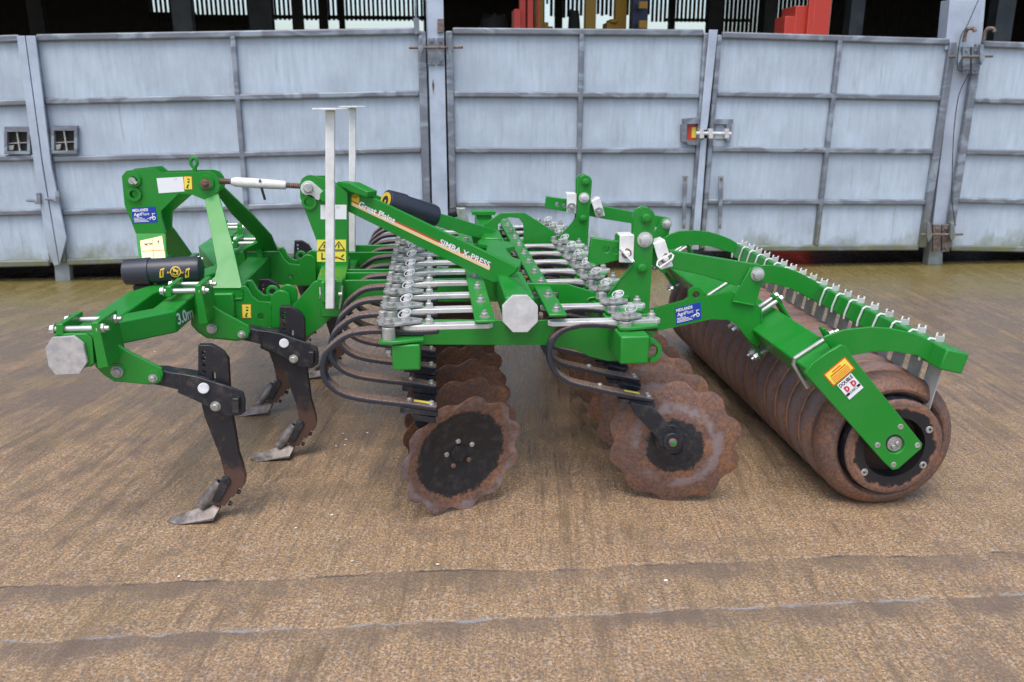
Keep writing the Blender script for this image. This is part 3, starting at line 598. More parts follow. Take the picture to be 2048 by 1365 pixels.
mb = MB(); mb.cyl(hub-Vector((0,.012,0)), hub-Vector((0,.016,0)), .007, n=12); mb.build('grease_plug', G, rs)
mb = MB(); mb.hexb(rpts[-9]+Vector((0,0,.01)), (0,0,1), .010, .008, False, 0); mb.build('arm_bolt', 'dullzinc', rs); mb = MB(); mb.hexb(rpts[-1]+Vector((-.02,-.012,.01)), (0,0,1), .010, .009, False, 0); mb.build('arm_bolt', 'dullzinc', rs); mb = MB(); mb.hexb(rpts[-1]+Vector((-.02,.014,.01)), (0,0,1), .010, .009, False, 0); mb.build('arm_bolt', 'dullzinc', rs)
for k in range(1, 12): copy_part(fs, R, (0, .232*k, 0))
for k in range(1, 11): copy_part(rs, R, (0, .232*k, 0))
# yellow warning strips, only on the nearest arms
def strip(pts, i, parent):
    p = pts[i]; d = (pts[i+1]-pts[i-1]).normalized(); n = Vector((0,1,0)).cross(d).normalized(); n = n if n.z > 0 else -n; c = p+n*.011
    mb = MB(); mb.prism([c-d*.03+Vector((0,-.008,0)), c+d*.03+Vector((0,-.008,0)), c+d*.03+Vector((0,.01,0)), c-d*.03+Vector((0,.01,0))], n*.001); mb.build('yellow_strip', 'yellow', parent)
strip(fpts, -4, fs); strip(rpts, -4, rs)
# --- scalloped discs
def disc(name, c, yaw, tilt, R0, dish, m, lobes=10, convex=False, ph=0.):
    n = lobes*14; rings = [0.0, .1, .25, .42, .58, .74, .87, .95, 1.0]; mb = MB(); v = []; f = []
    M3 = (Matrix.Rotation(yaw, 3, 'Z') @ Matrix.Rotation(math.radians(90)+tilt, 3, 'X'))
    def pz(r): return (dish*(1-(r)**2))*(1 if convex else -1)
    for side, th in ((0, .0025), (1, -.0025)):
        base = len(v); v.append(Vector((0,0,pz(0)+th)))
        for r in rings[1:]:
            for i in range(n):
                a = 2*math.pi*i/n+ph; e = (.5+.5*math.cos(lobes*a)); k = R0*r
                if r > .7: k -= (.027*R0/.26)*(e**1.45)*((r-.7)/.3)
                v.append(Vector((k*math.cos(a), k*math.sin(a), pz(k/R0)+th*(1 if r < 1 else .3))))
        for i in range(n): f.append((base, base+1+i, base+1+(i+1) % n) if side == 0 else (base, base+1+(i+1) % n, base+1+i))
        for j in range(len(rings)-2):
            for i in range(n):
                a, b = base+1+j*n, base+1+(j+1)*n; q = (a+i, b+i, b+(i+1) % n, a+(i+1) % n); f.append(q if side == 0 else q[::-1])
    last = (len(rings)-2)*n+1; tot = 1+(len(rings)-1)*n
    for i in range(n): f.append((last+i, tot+last+i, tot+last+(i+1) % n, last+(i+1) % n))
    mb.v = [M3 @ p+Vector(c) for p in v]; mb.f = f
    o = mb.build(name, m, R, origin=c, M3=M3)
    return o, M3, pz
FR = .257
cf = Z(926,914,.246)
df, Mf, pf = disc('notched_disc', cf, math.radians(25), math.radians(10), FR, .035, 'disc_front', 11, False, .18)
def local(mb, name, m, parent, M3, c):
    o = MB(); o.v = [M3 @ p+Vector(c) for p in mb.v]; o.f = mb.f
    me_o = o.build(name, m, None, origin=c, M3=M3); me_o.parent = parent; me_o.location = (0,0,0); me_o.rotation_euler = (0,0,0); return me_o
mb = MB(); mb.cyl((0,0,pf(0)+.002), (0,0,pf(0)+.010), .036, .034, n=28); mb.cyl((0,0,pf(0)+.010), (0,0,pf(0)+.012), .028, n=28); local(mb, 'hub_cap', 'black', df, Mf, cf)
for i in range(5):
    a = 2*math.pi*i/5+.5; mb = MB(); mb.hexb((.057*math.cos(a), .057*math.sin(a), pf(.22)+.002), (0,0,1), .0105, .007, False, 0); local(mb, 'hub_bolt', 'dullzinc' if i < 3 else 'redust', df, Mf, cf)
cr_ = Y(1349,879,3.02); RR = .262; cr_.z = RR-.008
dr_, Mr, pr_ = disc('notched_disc', cr_, math.radians(-12), math.radians(3), RR, .038, 'disc_rear', 10, True, .1)
mb = MB(); mb.lathe((0,0,pr_(0)-.012), (0,0,1), [(0,.075),(.016,.072),(.018,.066),(.018,.03)], 32); local(mb, 'hub_ring', 'black', dr_, Mr, cr_)
dyf = 2.9-2.86
random.seed(11)
for k in range(1, 12):
    c = copy_part(df, R, (0, .232*k, 0)); c.material_slots[0].link = 'OBJECT'; c.material_slots[0].material = M['rust']; c.rotation_euler = (Mf @ Matrix.Rotation(random.uniform(0,6), 3, 'Z')).to_euler()
for k in range(1, 11):
    c = copy_part(dr_, R, (0, .232*k, 0)); c.rotation_euler = (Mr @ Matrix.Rotation(random.uniform(0,6), 3, 'Z')).to_euler()
for o_ in (df, dr_): pass
# --- longitudinal frame plates behind the springs
def longi(px, y, th=.016, copies=()):
    a = gp('frame_plate', px, y, th)
    for yy in copies:
        c = a.copy(); COL.objects.link(c); c.parent = R; c.location = a.location+Vector((0, yy-y, 0))
    return a
longi([(584,613),(626,566),(634,562),(790,560),(1006,557),(1006,604),(700,606),(676,625),(642,655),(613,675),(604,668)], 3.72, .018, (4.62,))
longi([(640,563),(664,550),(664,546),(1010,545),(1010,596),(690,596),(664,585)], 3.86, .016)
z1 = Y(640,541,3.97).z; 
longi([(655,540),(1000,537),(1000,570),(655,570)], 3.97, .016, (4.42,))
mb = MB(); q = [Z(a,b,Y(664,550,3.8).z) for a,b in [(634,558),(690,558),(700,512),(650,512)]]; mb.prism(q, (0,0,-.07)); mb.build('frame_tube', G, R, bevel=.006)
mb = MB(); mb.box((Y(700,600,4.2).x-.02, 4.17, Y(700,575,3.72).z-.06), (.1,1.1,.1)); mb.build('frame_tube', G, R, bevel=.008)
for y0, zz in ((3.75, 0), (4.6, 0)):
    mb = MB(); 
# stand sockets
for yo, px in ((3.66, 0), ):
    gp('stand_socket', [(641,566),(649,565),(650,606),(642,604)], 3.60, .1); gp('stand_socket', [(671,564),(684,563),(684,612),(671,612)], 3.60, .1)
o = MB(); o.tube([Y(640,575,3.62), Y(641,590,3.61), Y(640,597,3.62)], .004, 8); o.tube([Y(684,572,3.6), Y(683,590,3.6), Y(679,618,3.6)], .0045, 8); o.cyl(Y(677,589,3.6), Y(684,589,3.6), .009, n=10); o.build('stand_pin', 'zinc', R)
# --- parking stands
def stand(x0, x1, yt, yb, y, lab=None):
    a, b = Y(x0, yt, y), Y(x1, yt, y); w = b.x-a.x; c_, d_ = Y(x0, yb, y), Y(x1-1, yb, y); zt_ = a.z
    mb = MB(); mb.prism([a, b, d_, c_], (0, w, 0)); o = mb.build('parking_stand', 'white', R, bevel=.005, seg=3)
    cx = (a.x+b.x)/2; mb = MB(); r = .074; mb.prism([(cx+r*math.cos(t*math.pi/4+.39), y+w/2+r*math.sin(t*math.pi/4+.39), zt_+.002) for t in range(8)], (0,.0,.006)); f = mb.build('foot_plate', 'white', o, bevel=.001)
    return o
stand(650.5,669,221,619,3.55); stand(697.5,711.5,216,505,4.58)
# --- mast
MY = 4.02
mast = gp('mast_plate', [(600,368),(604,358)]+arc(620,372,21,-150,-70,5)+[(650,359),(674,372),(695,385),(695,480),(697,562),(655,562),(640,500),(600,395)], MY, .02, [(618,405,8)])
gp('mast_plate', [(618,352),(650,352),(684,375),(697,387),(697,562),(660,562),(603,392),(602,368)], MY+.2, .02)
mb = MB(); plate(mb, arc(616,377,15,120,300,8)+[(648,385),(651,399)]+[(640,398),(638,402)], MY-.012, .012); o = mb.build('pin_tab', 'plate', mast, bevel=.002)
mb = MB(); mb.cyl(Y(616,376,MY-.03), Y(616,376,MY+.0), .022, n=20); mb.build('top_pin', 'dullzinc', mast, bevel=.003)
mb = MB(); mb.lathe(Y(618,405,MY-.012), (0,1,0), [(0,.022),(0,.034),(.014,.034),(.014,.022)], 24, True); mb.build('bush', G, mast)
gp('stop_lug', [(640,388),(648,381),(656,381),(656,404),(644,404),(639,398)], MY-.03, .03)
decal('white_sticker', [[(641,410),(693,410),(693,439),(641,439)]], lambda a,b: Y(a,b,MY-.0008), 'wvinyl', mast); text_mesh('32', [(672,413),(680,413),(672,417)], lambda a,b: Y(a,b,MY-.0022)).build('sticker_print', 'lilac', mast)
def warn(x0, y0, x1, y1, y, parent):
    fn = lambda a,b: Y(a,b,y-.0008); f2 = lambda a,b: Y(a,b,y-.0022)
    o = decal('warning_sticker', [[(x0,y0),(x1,y0),(x1,y1),(x0,y1)]], fn, 'yellow', parent)
    w = (x1-x0)/2; hh = (y1-y0); qs = []
    for k in (0, 1):
        X = x0+w*k; T = [(X+w/2,y0+hh*.08),(X+w*.9,y0+hh*.46),(X+w*.1,y0+hh*.46)]; e = 1.6
        for i in range(3):
            p, q = Vector(T[i]), Vector(T[(i+1) % 3]); n = Vector((-(q-p).y, (q-p).x)).normalized()*e*.5; qs.append([tuple(p-n), tuple(q-n), tuple(q+n), tuple(p+n)])
        qs.append([(X+w*.46,y0+hh*.2),(X+w*.54,y0+hh*.2),(X+w*.54,y0+hh*.38),(X+w*.46,y0+hh*.38)])
    qs.append([(x0,y0+hh*.5),(x1,y0+hh*.5),(x1,y0+hh*.52),(x0,y0+hh*.52)])
    qs.append([(x0+w*.3,y0+hh*.6),(x0+w*.38,y0+hh*.6),(x0+w*.38,y0+hh*.9),(x0+w*.3,y0+hh*.9)]); qs.append([(x0+w*.3,y0+hh*.84),(x0+w*.8,y0+hh*.84),(x0+w*.8,y0+hh*.9),(x0+w*.3,y0+hh*.9)])
    qs.append([(x1-w*.5,y0+hh*.8),(x1-w*.1,y0+hh*.9),(x1-w*.1,y0+hh*.95),(x1-w*.55,y0+hh*.85)]); qs.append([(x1-w*.35,y0+hh*.75),(x1-w*.15,y0+hh*.65),(x1-w*.12,y0+hh*.69),(x1-w*.3,y0+hh*.82)])
    decal('sticker_print', qs, f2, 'print', parent); decal('sticker_print', [[(x1-w*.85,y0+hh*.76),(x1-w*.55,y0+hh*.76),(x1-w*.55,y0+hh*.84),(x1-w*.85,y0+hh*.84)]], f2, 'red', parent)
warn(634,480,692,524, MY, mast)
# --- braces from the mast to the centre beam
A1, B1 = (-.36, 4.02), (.235, 3.46)
br = vplate(MB(), [(672,366),(695,368),(735,392),(1034,535),(1030,545),(1006,562),(986,566),(668,410)], A1, B1, .016).build('diagonal_brace', G, R, bevel=.0025)
vplate(MB(), [(674,364),(700,367),(735,384),(734,395),(700,384),(676,370)], (-.36, 3.97), (.235, 3.41), .06).build('brace_cap', G, R, bevel=.003)
fb = lambda e: (lambda a,b: V(a,b,(A1[0]-e, A1[1]-e),(B1[0]-e, B1[1]-e)))
decal('cream_stripe', [[(703,404),(703,411),(978,541),(981,535)]], fb(.0015), 'cream', br); decal('red_stripe', [[(704,401.5),(703,404),(981,535),(982,532.5)]], fb(.0015), 'red', br)
text_mesh('Great Plains', [(720,402),(792,436),(716,414)], fb(.002), bold=.03).build('lettering', 'wvinyl', br)
text_mesh('SIMBA X-PRESS', [(882,478),(982,525),(878,489)], fb(.002), bold=.02).build('lettering', 'wvinyl', br)
decal('sun_emblem', [[(704,404)]+[(711+8*math.cos(t), 396+8*math.sin(t)) for t in (math.pi*1.0, math.pi*1.25, math.pi*1.5, math.pi*1.75, math.pi*2.)]+[(718,410)]], fb(.0015), 'gold', br)
decal('emblem_lines', [[(711+1.5*math.cos(t),398+1.5*math.sin(t)),(711+8*math.cos(t-.06),397+8*math.sin(t-.06)),(711+8*math.cos(t+.06),397+8*math.sin(t+.06))] for t in (-2.7,-2.2,-1.7,-1.2,-.7)], fb(.003), 'print', br)
vplate(MB(), [(740,385),(764,395),(900,433),(994,462),(964,479),(880,455),(740,415)], (-.33,4.30), (.33,4.46), .016).build('diagonal_brace', G, R, bevel=.0025)
# --- document canisters
def canister(p, q, r, cap_at, label_fn):
    p, q = Vector(p), Vector(q); d = (q-p); L = d.length; d.normalize()
    mb = MB(); mb.lathe(p, d, [(L*.32,0),(L*.32,r*.97),(L*.93,r),(L*.985,r*.93),(L,r*.7),(L,0)], 40); o = mb.build('document_canister', 'plastic', R)
    mb = MB(); mb.lathe(p, d, [(0,0),(0,r*.8),(L*.02,r*.98),(L*.3,r*1.06),(L*.34,r*1.06),(L*.345,r*.98)], 40); mb.build('canister_cap', 'plastic', o)
    for i in range(12):
        a = 2*math.pi*i/12; u = d.orthogonal().normalized(); w = d.cross(u); c = p+(u*math.cos(a)+w*math.sin(a))*r*1.0
        mb = MB(); 
    return o, d, r
c1_, d1_, r_ = canister(Y(249,545,3.78), Y(404,538,3.78), .0565, 0, None)
# gold print wrapped round the drum
def wrap(px, y, parent, m, axis_p, r):
    mb = MB()
    for q in px:
        P = []
        for a, b in q:
            d = ray(a, b); # hit the horizontal cylinder (axis along X)
            oy, oz = CP.y-axis_p.y, CP.z-axis_p.z; A = d.y**2+d.z**2; B = 2*(d.y*oy+d.z*oz); C = oy*oy+oz*oz-(r+.0012)**2; D = B*B-4*A*C
            t = (-B-math.sqrt(max(D,0)))/(2*A); P.append(CP+d*t)
        mb.prism(P, (0,.0008,0))
    return mb.build('gold_print', m, parent)
ax = (Y(249,545,3.78)+Y(404,538,3.78))/2; ax.z = Y(352,541,3.78).z
ringq = []
for i in range(20):
    a, b = 2*math.pi*i/20, 2*math.pi*(i+1)/20
    ringq.append([(351+11*math.cos(a),544+11*math.sin(a)),(351+11*math.cos(b),544+11*math.sin(b)),(351+9*math.cos(b),544+9*math.sin(b)),(351+9*math.cos(a),544+9*math.sin(a))])
bars = [[(345,538),(348,536),(350,544),(347,544)],[(349,538),(356,544),(354,546),(347,540)],[(353,540),(357,540),(356,550),(353,550)],[(345,546),(352,550),(351,552),(345,549)]]
for x in (325, 376):
    bars += [[(x-5,539),(x+3,536),(x+4,539),(x-4,542)],[(x-6,543),(x-3,542),(x-3,556),(x-6,556)],[(x-3,553),(x+2,552),(x+2,555),(x-3,556)],[(x+0,541),(x+2,541),(x+2,552),(x,552)]]
for x in (335, 338, 363, 366): bars.append([(x-1,545),(x+1,543),(x+1,546),(x-1,548)])
wrap(ringq+bars, 3.78, c1_, 'gold', ax, r_)
c2_, _, _ = canister(Y(771,403,4.07), Y(870,434,4.22), .058, 0, None)
P0, P1 = Y(771,403,4.07), Y(870,434,4.22); dd = (P1-P0).normalized(); mb = MB(); mb.lathe(P0-dd*.002, dd, [(0,.026),(0,.044),(.003,.044)], 28); mb.lathe(P0-dd*.002, dd, [(0,0),(0,.008)], 10)
mb.build('gold_ring', 'gold', c2_)
mb = MB(); mb.box(Y(340,574,3.78)+Vector((0,0,0)), (.3,.04,.02)); mb.box(Y(318,570,3.78), (.012,.03,.05)); mb.box(Y(372,570,3.78), (.012,.03,.05)); mb.build('canister_bracket', 'rubber', R)
# --- headstock
HY = 4.1
hs_px = [(243.5,353),(253,342),(308,336),(321,346),(390,344.5),(416,344),(428,348),(436,358),(439,374),(436,384),(409,400),(379,388),(357,388),(321,423),(322,435),(331,468),(272,468),(249,410)]
hs = gp('headstock_plate', hs_px, HY, .02, [(267,389,5.5)])
bolt_c = [Vector(Y(a,b,HY+.1)) for a,b in ()]
mb = MB(); mb.prism([Y(a,b,HY)+Vector((0,.1,0)) for a,b in hs_px[:-6]+[(331,430),(330,468),(272,468),(249,410)]], (0,.02,0)); mb.build('headstock_plate', G, R, bevel=.0025)
def sheet3(pts, th, name, m=G, parent=R):
    P = [Y(a,b,y) for a,b,y in pts]; n = (P[1]-P[0]).cross(P[2]-P[0]).normalized(); n = n if n.y > 0 else -n
    # keep the sheet planar: project on the plane of the first three points
    P = [p-n*((p-P[0]).dot(n)) for p in P]; return MB().prism(P, n*th).build(name, m, parent, bevel=.0025)
def tilt_plate(px, p_top, y_top, p_bot, y_bot, th, name, m=G, parent=R):
    """plate tilted about a horizontal line: surveyed outline on the plane through two heights"""
    a, b = Y(*p_top, y_top), Y(*p_bot, y_bot); u = Vector((1,0,0)); w = (b-a); w.x = 0; n = u.cross(w).normalized(); n = n if n.y > 0 else -n
    P = []
    for q in px: d = ray(*q); P.append(CP+d*((a-CP).dot(n)/d.dot(n)))
    return MB().prism(P, n*th).build(name, m, parent, bevel=.0025), (lambda s,t,e=.001: CP+ray(s,t)*((a-n*e-CP).dot(n)/ray(s,t).dot(n)))
o_, fl = tilt_plate([(272,468),(331,468),(334,530),(279,530)], (300,468), HY, (300,530), 3.93, .018, 'headstock_leg')
ys = decal('pictogram_sticker', [[(280,482),(324,472),(331,517),(284,517)]], lambda a,b: fl(a,b,.001), 'pale', o_)
text_mesh('o !', [(290,486),(318,481),(291,492)], lambda a,b: fl(a,b,.0025)).build('sticker_print', 'print', o_)
decal('sticker_print', [[(289,487),(292,486.5),(292,490),(289,490.5)],[(284,502.5),(328,500),(328,500.8),(284,503.3)],[(304.4,478),(305.2,478),(307.5,516),(306.7,516)]], lambda a,b: fl(a,b,.0025), 'orange', o_)
o_, fr = tilt_plate([(409,400),(436,384),(463,480),(484,572),(482,577),(396,577),(412,568),(430,552),(434,535),(433,525)], (430,390), HY, (430,575), 3.74, .018, 'headstock_leg')
# leg flange of the far side and its strut
tilt_plate([(322,436),(331,441),(352,468),(384,513),(430,560),(400,575),(370,560),(338,532),(333,500)], (330,436), HY+.1, (380,520), 4.34, .018, 'headstock_leg')
tilt_plate([(439,374),(446,377),(503,432),(543,476),(556,503),(484,503),(492,497),(515,486),(508,474),(462,428),(436,392)], (440,374), HY+.12, (520,500), 4.58, .018, 'headstock_leg')
tilt_plate([(446,376),(505,431),(544,474),(548,484),(500,440),(447,388)], (440,374), HY+.06, (520,500), 4.48, .012, 'leg_flange')
# hardware on the headstock
mb = MB(); mb.lathe(Y(266,361,HY-.014), (0,1,0), [(0,.018),(0,.033),(.014,.035)], 24); mb.lathe(Y(267,389,HY-.014), (0,1,0), [(.0,.018),(0,.033),(.014,.035)], 24); mb.lathe(Y(412,366,HY-.012), (0,1,0), [(0,.02),(0,.034),(.012,.036)], 24); mb.build('bush', G, hs)
mb = MB(); mb.cyl(Y(264,362,HY-.035), Y(264,362,HY), .016, n=14); mb.cyl(Y(260,357,HY-.03), Y(273,368,HY-.03), .009, n=8); mb.build('clevis_pin', 'dullzinc', hs)
mb = MB(); mb.cyl(Y(411,368,HY-.02), Y(411,368,HY-.012), .024, n=20); mb.hexb(Y(411,366,HY-.02), (0,-1,0), .015, .014, False, .006); mb.build('bolt', 'redust', hs)
mb = MB(); ro = [(388+6.5*math.cos(t*math.pi/6), 325+9*math.sin(t*math.pi/6)) for t in range(12)]
mb.tube([Y(a,b,HY+.06) for a,b in ro], .0085, 8, True); mb.tube([Y(389,333,HY+.06), Y(390,347,HY+.06)], .011, 8); mb.build('lifting_eye', G, hs)
fh = lambda a,b: Y(a,b,HY-.001); fh2 = lambda a,b: Y(a,b,HY-.0025)
decal('white_sticker', [[(313,357),(366,354),(369,383.5),(317.5,387)]], fh, 'wvinyl', hs); text_mesh('32', [(348,357.5),(354,357.2),(348,361)], fh2).build('sticker_print', 'lilac', hs)
def small_yellow(x0,y0,x1,y1,fn,fn2,parent,sl=0):
    decal('yellow_sticker', [[(x0,y0),(x1,y0+sl),(x1+1,y1+sl),(x0+1,y1)]], fn, 'orange', parent)
    decal('yellow_sticker', [[(x0+1,y0+1),(x1-1,y0+1+sl),(x1,y1-1+sl),(x0+2,y1-1)]], fn2, 'yellow', parent)
    xm = (x0+x1)/2; s_ = (y1-y0)
    decal('sticker_print', [[(xm-1,y0+s_*.15),(xm+4,y0+s_*.2),(xm+4,y0+s_*.27),(xm-1,y0+s_*.22)],[(xm,y0+s_*.35),(xm+4,y0+s_*.38),(xm+3,y0+s_*.48),(xm-1,y0+s_*.45)],[(xm,y0+s_*.6),(xm+3,y0+s_*.62),(xm,y0+s_*.78),(xm-2,y0+s_*.76)],[(xm-2,y0+s_*.76),(xm+2,y0+s_*.84),(xm+1,y0+s_*.9),(xm-3,y0+s_*.85)]], lambda a,b: fn2(a,b)+Vector((0,-.0012,0)), 'print', parent)
small_yellow(367,353,384,380, fh, fh2, hs)
def dealer(quad, fn, fn2, parent, smooth_=False):
    """blue dealer sticker; quad = TL, TR, BL in survey pixels"""
    TL, TR, BL = [Vector(q) for q in quad]; P = lambda u,v: tuple(TL+(TR-TL)*u+(BL-TL)*v)
    decal('dealer_sticker', [[P(0,0),P(1,0),P(1,1),P(0,1)]], fn, 'blue', parent)
    text_mesh('MIDLANDS', [P(.04,.07),P(.68,.07),P(.04,.26)], fn2, bold=.035).build('lettering', 'wvinyl', parent)
    text_mesh('Agri', [P(.07,.32),P(.37,.32),P(.07,.60)], fn2, bold=.03).build('lettering', 'wvinyl', parent)
    text_mesh('Plant', [P(.38,.32),P(.71,.32),P(.38,.52)], fn2).build('lettering', 'wvinyl', parent)
    L = [[P(.05,a),P(b,a),P(b,a+.035),P(.05,a+.035)] for a,b in ((.64,.4),(.72,.5),(.80,.6),(.88,.66))]
    cx, cy = .87, .72
    W = [P(cx+.09*math.cos(t)*.8, cy+.13*math.sin(t)) for t in [k*math.pi/5 for k in range(10)]]; L.append(W); L.append([P(.80,.42),P(.93,.42),P(.93,.46),P(.80,.46)]); L.append([P(.82,.44),P(.845,.44),P(.845,.62),P(.82,.62)]); L.append([P(.7,.66),P(.82,.62),P(.82,.7),P(.7,.72)]); L.append([P(.68,.8),P(.72,.72),P(.75,.72),P(.71,.82)]); L.append([P(.6,.72),P(.7,.68),P(.7,.71),P(.6,.76)])
    decal('tractor_logo', L, fn2, 'wvinyl', parent); decal('tractor_logo', [[P(cx+.045*math.cos(t)*.8, cy+.065*math.sin(t)) for t in [k*math.pi/4 for k in range(8)]]], lambda a,b: fn2(a,b)+(CP-fn2(a,b)).normalized()*.0012, 'blue', parent)
dealer([(262,416.5),(311,413.5),(266.5,448)], fh, fh2, hs)
# --- top link
tl0, tl1 = Y(434,362,HY+.06), Y(604,373,HY+.06)
def on(t): return tl0+(tl1-tl0)*t
mb = MB(); mb.cyl(on(0), on(.98), .0115, n=14)
for i in range(46): t = i/46.; mb.lathe(on(t), tl1-tl0, [(0,.012),(.003,.0145),(.006,.012)], 12)
tk = mb.build('top_link', 'redust', R)
mb = MB(); dL = (tl1-tl0).length; mb.lathe(on(.17), tl1-tl0, [(0,0),(0,.017),(.02,.0225),(dL*.2,.0235),(dL*.42,.0225),(dL*.63,.0205),(dL*.645,.016),(dL*.645,0)], 22); tb_ = mb.build('turnbuckle', 'white', tk); mb = MB(); mb.cyl(Y(520,362,HY+.035), Y(520,362,HY+.05), .007, n=12); mb.build('rust_patch', 'redust', tk)
pass
mb = MB(); mb.cyl(Y(523,376,HY+.03), Y(530,400,HY+.03), .006, n=10); mb.build('handle', 'rubber', tk)
# --- lower link brackets and hinge lugs
BKT = [(411,577),(478,575),(490,573),(496,580),(503,593),(516,604),(540,606),(556,612),(558,656),(497,653),(434,619),(411,612)]
def lower(y, dy, near):
    def q(px): return [Y(a,b,3.74)+Vector((0,dy,0)) for a,b in px]
    mb = MB(); mb.prism(q(BKT), (0,.02,0), [q(circ(522,633,7))]); b = mb.build('link_bracket', G, R, bevel=.003)
    mb = MB(); mb.prism([p+Vector((0,.13,0)) for p in q(BKT)], (0,.02,0)); mb.build('link_bracket', G, R, bevel=.003)
    mb = MB(); lug = [(542,655)]+arc(562,600,20,180,360,8)+[(584,655)]
    mb.prism([p+Vector((0,-.012,0)) for p in q(lug)], (0,.018,0)); mb.build('hinge_lug', G, b, bevel=.003); mb = MB(); mb.prism([p+Vector((.02,.05,0.012)) for p in q(lug)], (0,.018,0)); mb.build('hinge_lug', G, b, bevel=.003)
    mb = MB(); mb.lathe(q([(543,586)])[0]+Vector((0,.02,0)), (0,1,0), [(0,.014),(0,.028),(.016,.028),(.016,.014)], 24, True); mb.build('hinge_eye', G, b, bevel=.002)
    mb = MB(); mb.prism([p+Vector((0,.022,0)) for p in q([(412,575),(484,574),(484,598),(412,598)])], (0,.105,0)); mb.build('box_beam', G, b, bevel=.005)
    return b
lb = lower(3.74, 0, True); lower(4.62, .86, False)
small_yellow(483.5,609,502,637, lambda a,b: Y(a,b,3.739), lambda a,b: Y(a,b,3.7375), lb)
# --- front tool frame (plan view runs measured at its own height)
FZ = .66
def P3(a, b, z): return Z(a, b, z)
o1 = Y(130,712,2.88)
def boxbeam(path, w, h, name, capm=None):
    mb = MB(); P = [Vector(p) for p in path]; v = []; f = []; m = len(P)
    for j, p in enumerate(P):
        d = (P[min(j+1,m-1)]-P[max(j-1,0)]); d.z = 0
        if 0 < j < m-1:
            d1, d2 = (P[j]-P[j-1]).normalized(), (P[j+1]-P[j]).normalized(); d = d1+d2; k = 1/max(.5, math.cos(d1.angle(d2)/2))
        else: k = 1
        s_ = Vector((0,0,1)).cross(d.normalized())*k
        for a, b in ((-1,-1),(1,-1),(1,1),(-1,1)): v.append(p+s_*(a*w/2)+Vector((0,0,b*h/2)))
    for j in range(m-1):
        for i in range(4): f.append((j*4+i, j*4+(i+1) % 4, j*4+4+(i+1) % 4, j*4+4+i))
    f += [(3,2,1,0), tuple(range((m-1)*4, m*4))]
    return mb.add(v, f).build(name, G, R, bevel=.008, seg=3)
z0 = o1.z; CY = 4.2
def both(path, w, h, name):
    boxbeam(path, w, h, name); boxbeam([(x, 2*CY-y, z) for x, y, z in path], w, h, name)
xs0 = o1.x+.02
both([(xs0,2.9,z0),(xs0+.0,3.62,z0),(xs0+.12,3.92,z0),(xs0+.22,4.19,z0)], .11, .10, 'tool_beam')
zt2 = z0+.045
e_ = [Z(196,651,zt2), Z(351,621,zt2), Z(384,593,zt2)]; w2 = .1
d01 = (e_[1]-e_[0]).normalized(); d12 = (e_[2]-e_[1]).normalized(); n01 = Vector((-d01.y,d01.x,0)); n12 = Vector((-d12.y,d12.x,0)); nm = (n01+n12).normalized()/max(.6, math.cos(n01.angle(n12)/2))
pth = [e_[0]+n01*w2/2, e_[1]+nm*w2/2, e_[2]+n12*w2/2]; pth = [(p.x, p.y, z0) for p in pth]; pth.append((pth[-1][0]+.0, 3.8, z0))
print('textbeam', pth, 'leg2 strip x', Y(182,700,2.99).x+.195, 'xs0', xs0)
both(pth, w2, .09, 'tool_beam')
gp('end_cap', [(90,697),(104,676),(147,673),(166,688),(174,725),(160,748),(111,750),(97,733)], 2.868, .014, m='oldcap', bevel=.0015)
gp('end_cap_flange', [(108,668),(172,668),(184,678),(188,728),(178,734),(150,740),(110,735)], 2.885, .02)
boxbeam([(xs0+.30,3.72,z0-.04),(xs0+.30,4.68,z0-.04)], .11, .11, 'headstock_beam')
# 3.0m lettering on the angled run of the tool beam
text_mesh('3.0m', [(352,628),(383,612),(357,651)], lambda a,b: V(a,b,(e_[1].x+.002,e_[1].y-.002),(e_[2].x+.002,e_[2].y-.002)), bold=.03).build('lettering', 'wvinyl', R)
